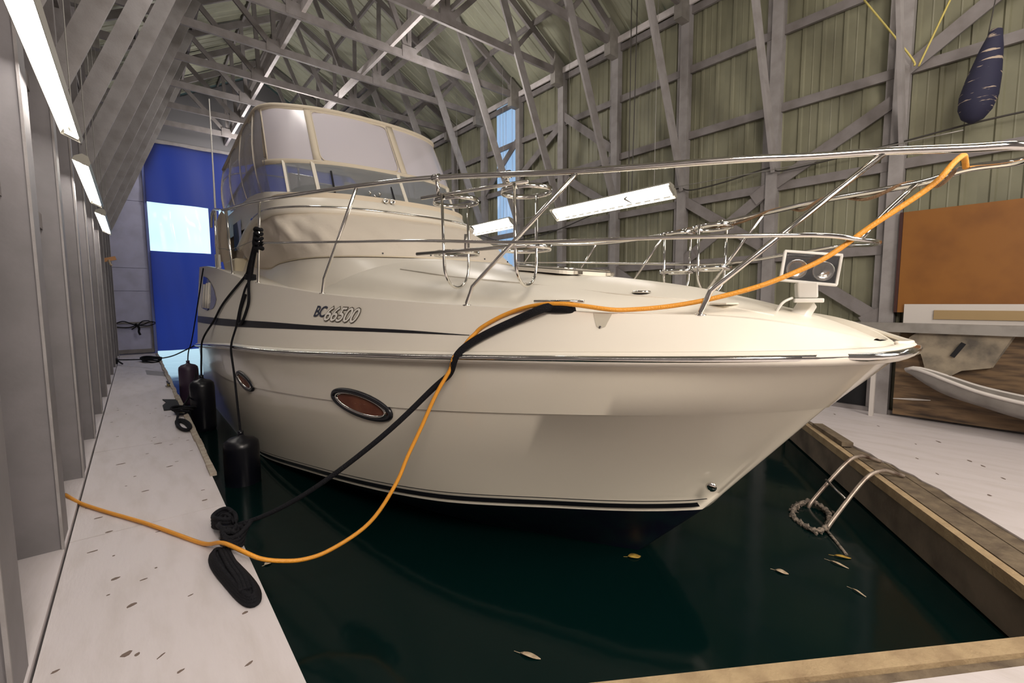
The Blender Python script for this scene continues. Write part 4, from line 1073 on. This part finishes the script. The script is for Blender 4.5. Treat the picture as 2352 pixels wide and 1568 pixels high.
# near dock cleat with rope
def dock_cleat(x, y, rz, label):
    t = root('dock_cleat', (x, y, 0), label, 'cleat'); t.rotation_euler = (0, 0, rz)
    def bl(mb, n, m): me_ = mb.mesh(n, m, True); o = link(n, me_, t); return o
    bl(MB().tube([(-.16, 0, .085), (-.08, 0, .075), (.08, 0, .075), (.16, 0, .085)], [.012, .018, .018, .012], 10), 'cleat_horn', RUB)
    for s in (-1, 1): bl(MB().tube([(s*.05, 0, .0), (s*.05, 0, .075)], .018, 8), 'cleat_leg', BRASS)
    bl(MB().box((0, 0, .006), (.20, .08, .012)), 'cleat_base', GREYB)
    return t
dock_cleat(.405, 3.46, R(100), 'cleat on the near dock edge buried under black rope')
mb = MB(); random.seed(11)
def loop(cx_, cy_, a, b, z, r, rz, n=22, w_=0.0):
    P = []
    for i in range(n):
        t = 2*math.pi*i/n
        x = a*math.cos(t); y = b*math.sin(t)
        P.append(Vector((cx_+x*math.cos(rz)-y*math.sin(rz), cy_+x*math.sin(rz)+y*math.cos(rz), z+w_*math.sin(t*2))))
    mb.tube(P, r, 7, closed=True)
for k in range(4): loop(.395, 3.66, .058, .10, .05+.022*k, .015, R(8), w_=.01)
for k in range(4): loop(.405+.01*k, 3.38, .06, .09, .045+.022*k, .015, R(-20*k), w_=.02)
loop(.40, 3.52, .045, .16, .10, .015, R(6), w_=.02); loop(.40, 3.50, .05, .14, .12, .014, R(-10), w_=.02)
mb.build('rope_hitch', ROPE, None, smooth=True, label='black rope hitched in figure eights over the near dock cleat', cat='rope')
mb = MB()
for k in range(7):
    z = .014+.010*(k % 4)
    P = []; w0 = .075-.009*k
    for i in range(40):
        t = 2*math.pi*i/40; l = math.sin(t); wd = w0*(.75+.25*l*l)
        y = 2.98+(.37-.012*k)*l*-1; x = .352+wd*math.cos(t)+.035*math.sin((y-2.98)*-4.0)-.02*(y-2.98)
        P.append(Vector((x, y, z)))
    mb.tube(P, .0135, 7, closed=True)
for k in range(3):
    x = .335+.018*k; mb.tube(spline([(x-.01, 3.28, .05), (x, 3.05, .055), (x+.02, 2.85, .052), (x+.02, 2.72, .05)], 5), .0135, 7)
mb.build('rope_coil', ROPE, None, smooth=True, label='long flaked coil of black rope lying on the near dock', cat='rope')

# far cleats, mat and coil
dock_cleat(.42, 8.05, R(95), 'black rope covered cleat beside the second fender')
mb = MB()
for k in range(4): loop(.43+.01*k, 8.0, .06, .16, .04+.02*k, .016, R(20*k), w_=.015)
for k in range(3): loop(.40, 7.15, .04+.012*k, .28+.03*k, .018+.012*k, .015, R(4))
mb.tube(spline([(.40, 7.9, .05), (.36, 7.6, .02), (.36, 7.4, .02)], 5), .015, 6)
mb.tube(spline([(.47, 8.2, .08), (.60, 8.6, .2), (.72, 9.0, .45)], 5), .014, 6)
mb.build('rope_coil', ROPE, None, smooth=True, label='small black rope coil behind the nearest fender on the walkway', cat='rope')
MB().prism([(.25, 8.45), (.44, 8.40), (.47, 8.75), (.455, 9.25), (.27, 9.42), (.31, 9.1), (.25, 8.85)], .0, .018).build('rubber_mat', mat('black_mat', (.015, .016, .018), .8, bump=.3), None, label='flat black mat on the white walkway', cat='mat')
mb = MB()
for k in range(4): loop(.28, 16.0, .18-.02*k, .45-.05*k, .02+.03*k, .022, R(15*k), w_=.02)
mb.build('rope_coil', ROPE, None, smooth=True, label='black rope heap at the far end of the walkway', cat='rope')
rp('stern_line', [(-.47, 15.9, .12), (-.1, 15.2, .16), (.3, 14.4, .22), (.6, 13.3, .36), (.85, 12.2, .60), (1.0, 11.2, .80)], .014, 'dark line stretched across the far walkway to the stern')
MB().prism([(.12, 14.0), (.50, 13.2), (.50, 12.4), (.13, 13.1)], .0, .004).build('grey_patch', mat('grey_patch', (.30, .28, .27), .7), None, label='grey patch on the far walkway', cat='patch')
dock_cleat(.42, 10.9, R(95), 'small grey cleat on the far walkway edge')
MB().box((-.47, 15.95, .08), (.10, .35, .13)).tube([(-.42, 15.8, .1), (-.32, 15.4, .05)], .02, 6).build('line_bracket', DARK, None, label='black bracket at the wall foot holding the stern line', cat='bracket')
# coiled cable on the far wall
mb = MB()
mb.tube(spline([(-.50, 18.5, .98), (-.3, 18.48, 1.06), (-.12, 18.48, .99), (.02, 18.47, .93), (.2, 18.48, .95), (.36, 18.48, 1.03), (.5, 18.48, 1.0)], 6), .016, 6)
mb.tube(spline([(-.5, 18.5, .90), (-.2, 18.48, .86), (.05, 18.47, .92), (.3, 18.48, .9), (.5, 18.48, .97)], 6), .014, 6)
mb.tube(spline([(.0, 18.47, .98), (.08, 18.45, .85), (.07, 18.45, .72), (.10, 18.45, .62)], 6), .03, 6)
mb.tube(spline([(-.1, 18.47, .80), (.05, 18.45, .92), (.18, 18.46, 1.05), (.35, 18.46, 1.06)], 6), .016, 6)
mb.build('hanging_rope', ROPE, None, smooth=True, label='tangled black rope draped on the grey end panel', cat='rope')
MB().box((-.36, 13.9, 2.62), (.22, .03, .085), rot=Matrix.Rotation(R(-16), 3, 'Y')).build('orange_board', mat('orange_offcut', (.62, .30, .12), .6), None, label='small orange wooden board on the far left column', cat='board')
MB().tube([(-.38, 13.87, 2.60), (-.36, 13.86, 2.50), (-.33, 13.86, 2.47)], .022, 6).build('hanging_tag', LEAFP, None, label='small pale tag hanging under the orange board', cat='tag')

# orange shore power cable
hose = [(-.53, 5.15, .03), (-.424, 4.885, .018), (-.241, 4.523, .016), (-.04, 4.145, .016), (.12, 3.807, .016), (.264, 3.499, .018), (.34, 3.30, .085), (.43, 3.12, .07),
        (.511, 3.047, .025), (.626, 3.018, -.02), (.746, 2.988, -.041), (.899, 2.949, -.016), (1.143, 2.887, .112), (1.319, 2.842, .354), (1.396, 2.822, .527), (1.48, 2.77, .729), (1.565, 2.70, .968), (1.64, 2.63, 1.14), (1.685, 2.56, 1.275),
        (1.735, 2.50, 1.372), (1.825, 2.455, 1.432), (1.885, 2.29, 1.527), (1.94, 2.10, 1.578), (1.99, 1.94, 1.588), (2.045, 1.83, 1.578), (2.127, 1.664, 1.553), (2.195, 1.575, 1.552), (2.297, 1.429, 1.566), (2.393, 1.274, 1.595), (2.485, 1.127, 1.637),
        (2.562, 1.004, 1.681), (2.635, .886, 1.74), (2.715, .758, 1.819), (2.808, .608, 1.961), (2.897, .466, 2.085), (2.95, .39, 2.165), (3.00, .355, 2.235), (3.08, .33, 2.285), (3.16, .33, 2.285), (3.22, .33, 2.255)]
MB().tube(outside(spline(hose, 6), .017), .0135, 8).build('power_cable', ORANGE, None, smooth=True, label='long orange cable from the left dock over the bow to the far rail', cat='cable')
mlp = outside(spline([(2.02, 1.97, 1.585), (1.93, 2.04, 1.555), (1.87, 2.22, 1.475), (1.80, 2.41, 1.38), (1.735, 2.55, 1.285), (1.66, 2.65, 1.105), (1.587, 2.744, 1.02), (1.333, 2.918, .719), (.933, 3.192, .347), (.638, 3.395, .145), (.44, 3.53, .075)], 6), .032, 8); n_ = len(mlp)
MB().tube(mlp, [.026-.013*max(0, (i/n_-.35)/.65) for i in range(n_)], 10).build('mooring_line', ROPE, None, smooth=True, label='thick black mooring line from the bow cleat down to the near dock cleat', cat='rope')
# brown rope wound round the far rail
P = []; path = spline([Vector(p) for p in far_top[:5]], 30)
for i, p in enumerate(path):
    t = i*.24; P.append(p+Vector((.02*math.cos(t), .0, .026*math.sin(t)))+Vector((0, 0, -.012)))
MB().tube(P, .010, 6).build('brown_rope', BROWNR, None, smooth=True, label='brown rope wound loosely round the far bow rail', cat='rope')

# ================================================================== RIGHT DOCK THINGS
lad = root('dock_ladder', (5.2, 1.1, 0), 'rusty steel ladder tipped into the water from the right dock', 'ladder')
LA = [(5.62, 1.02, .0), (5.52, 1.08, .04), (5.40, 1.14, .07), (5.24, 1.21, .02), (4.92, 1.37, -.30), (4.86, 1.40, -.40)]
LB = [(5.30, .79, .0), (5.20, .85, .04), (5.08, .91, .07), (4.90, .99, .01), (4.54, 1.12, -.30), (4.48, 1.15, -.40)]
for P in (LA, LB): MB().tube(spline(P, 5), .017, 8).build('ladder_rail', mat('rusted_rail', (.48, .40, .34), .35, .6, noise=((.12, .07, .05), 6, .45, .7)), lad, smooth=True)
MB().tube([(5.02, 1.31, -.12), (4.66, 1.07, -.12)], .010, 8).build('rung', DCHROME, lad, smooth=True)
stp = spline([(4.93, 1.40, -.335), (4.90, 1.31, -.345), (4.78, 1.21, -.35), (4.52, 1.15, -.35), (4.36, 1.18, -.355), (4.42, 1.31, -.37), (4.55, 1.43, -.372), (4.78, 1.47, -.365), (4.93, 1.41, -.335)], 6)
MB().tube(stp, [.022+.008*math.sin(i*2.3) for i in range(len(stp))], 7).build('encrusted_step', ALGAE, lad, smooth=True, label='barnacle encrusted step')
random.seed(4); mb = MB()
for i in range(46):
    p = stp[int(random.uniform(0, len(stp)-1))]+Vector((random.uniform(-.04, .04), random.uniform(-.04, .04), random.uniform(-.02, .02)))
    r = random.uniform(.007, .018); mb.lathe(p, (random.uniform(-1, 1), random.uniform(-1, 1), 1), [(-r, r*.3), (0, r), (r, r*.3)], 5)
mb.build('barnacles', ALGAE, lad, kind='stuff')
MB().tube(spline([(4.46, 1.14, -.365), (4.30, 1.02, -.375), (4.15, .92, -.377)], 5), .012, 5).build('floating_weed', ALGAE, None, smooth=True, label='brown weed strand floating beside the sunken ladder step', cat='weed')

pb = root('plywood_panel', (7.97, .35, 0), 'tall orange plywood panel standing against the right wall', 'panel')
MB().box((7.968, .35, 2.1), (.02, 2.05, 1.33)).build('panel_face', PLY, pb)
MB().box((7.968, 1.395, 2.1), (.03, .035, 1.33)).build('panel_edge', mat('dark_red_edge', (.05, .015, .012), .7), pb)
MB().box((7.965, .30, .66), (.02, 2.1, 1.24)).build('wood_grain_board', PLYD, None, label='dark wood grained board below the grey shelf', cat='board')
wb = MB().box((7.94, .25, 1.42), (.02, 2.1, .25)).build('white_board', WHITEB, None, label='long white board on the grey shelf', cat='board')
MB().box((7.92, -.35, 1.41), (.02, 2.7, .115)).build('tan_board', TANB, None, label='tan board leaning against the white board', cat='board')
MB().box((7.86, .9, 1.235), (.22, 2.7, .12)).build('grey_shelf', GREYB, None, label='grey metal shelf along the right wall beyond the bow', cat='shelf')
MB().box((7.79, 1.55, .0+.6), (.05, .05, 1.2)).build('shelf_leg', WHITEB, None, label='thin pale post under the grey shelf', cat='post')
# mottled sheet hanging under the shelf
def lump(poly, x, th, m, name, label, cat, zs_=None):
    n = len(poly); V = [Vector((x, y, z)) for y, z in poly]+[Vector((x-th, y*.97+.03*sum(p[0] for p in poly)/n, z)) for y, z in poly]
    return MB().add(V, [tuple(range(n)), tuple(range(n, 2*n))[::-1]]+[(i, (i+1) % n, n+(i+1) % n, n+i) for i in range(n)]).build(name, m, None, label=label, cat=cat, bevel=.02)
lump([(1.13, 1.16), (1.20, 1.10), (1.23, 1.0), (1.19, .93), (1.14, .90), (1.08, .93), (1.05, .84), (1.02, .72), (.93, .62), (.86, .60), (.80, .66), (.70, .74), (.45, .80), (.3, 1.16)], 7.90, .07, STONE, 'mottled_tarp', 'mottled tan tarp hanging under the grey shelf', 'tarp')
MB().box((7.80, .74, .98), (.01, .05, .20), rot=Matrix.Rotation(R(28), 3, 'X')).build('dark_slot', DARK, None, label='black slotted handle on the mottled tarp', cat='handle')
lump([(1.60, 1.16), (1.66, 1.06), (1.62, 1.0), (1.45, .98), (1.36, 1.03), (1.33, 1.16)], 7.93, .05, STONE, 'mottled_tarp', 'small mottled tan scrap under the shelf beside the bow tip', 'tarp')
# pointed kayak-like hull, grey side with white gunwale
rows = []
kay = pchip([-.4, .2, .5, .8, 1.0, 1.12, 1.20], [.40, .47, .53, .63, .70, .725, .70])
kb = pchip([-.4, .2, .5, .8, 1.0, 1.12, 1.20], [.15, .25, .33, .42, .53, .62, .68])
kw = pchip([-.4, .2, .8, 1.0, 1.12, 1.20], [.26, .24, .16, .10, .05, .005])
kk = root('kayak', (7.6, .4, .5), 'pointed grey kayak bow with white rim at the right picture edge', 'kayak')
ysk = [-.4+1.6*i/24 for i in range(25)]
MB().grid([[Vector((7.68-kw(y)*w_, y, (kay(y) if t == 0 else (kb(y) if t == 2 else .5*kay(y)+.5*kb(y)-.02)))) for y in ysk] for t, w_ in ((0, 1), (1, .9), (2, 0), (1, -.9), (0, -1))]).build('kayak_hull', GREYB, kk, smooth=True)
MB().grid([[Vector((7.68-kw(y)*w_, y, kay(y)+.004)) for y in ysk] for w_ in (-1, 0, 1)]).build('kayak_deck', GREYB, kk, smooth=True)
for s in (-1, 1): MB().tube([Vector((7.68-kw(y)*s, y, kay(y))) for y in ysk], .022, 7).build('kayak_rim', WHITEB, kk, smooth=True)
MB().tube([(7.935, 1.35, .255), (7.935, 1.15, .275), (7.935, .97, .29)], [.005, .016, .005], 6).build('pale_stick', WHITEB, None, label='thin pale pointed stick against the brown grained board', cat='stick')
# leaves on the water
def leaf(x, y, l, wd, rz, m, label):
    n = 7; V = [];F = []
    for i in range(n):
        t = i/(n-1); w_ = wd*math.sin(math.pi*t)**.7+.0015; u = (t-.5)*l
        for s in (-1, 0, 1):
            px, py = u, s*w_/2; V.append((x+px*math.cos(rz)-py*math.sin(rz), y+px*math.sin(rz)+py*math.cos(rz), ZW+.004+.006*abs(s)+.004*math.sin(5*t)))
    for i in range(n-1):
        for s in range(2): F.append((i*3+s, i*3+s+1, i*3+s+4, i*3+s+3))
    mb = MB(); mb.add(V, F)
    o = mb.build('leaf', m, None, smooth=True, solid=.002, label=label, cat='leaf', group='fallen leaves floating in the slip')
    MB().tube([(x-l*.5*math.cos(rz), y-l*.5*math.sin(rz), ZW+.006), (x-l*.75*math.cos(rz), y-l*.75*math.sin(rz)+.01, ZW+.004)], .0018, 5).build('leaf_stalk', m, o)
leaf(2.871, 1.973, .105, .065, R(-35), LEAFY, 'yellow leaf floating where the bow meets the water')
leaf(3.52, 1.157, .085, .045, R(-75), LEAFP, 'pale curled leaf floating midway between bow and right dock')
leaf(4.09, .93, .11, .035, R(-60), LEAFY, 'long orange leaf floating just in front of the ladder')
leaf(3.95, .915, .12, .022, R(-95), LEAFP, 'narrow grey leaf beside the long orange leaf')
leaf(3.66, .73, .09, .012, R(-110), LEAFP, 'thin pale sliver floating nearest the right picture edge')
leaf(1.588, 1.759, .12, .03, R(-60), LEAFP, 'pale narrow leaf floating near the front dock')
leaf(.668, 3.717, .06, .045, R(20), LEAFP, 'small brown leaf beside the left dock under the orange cable')
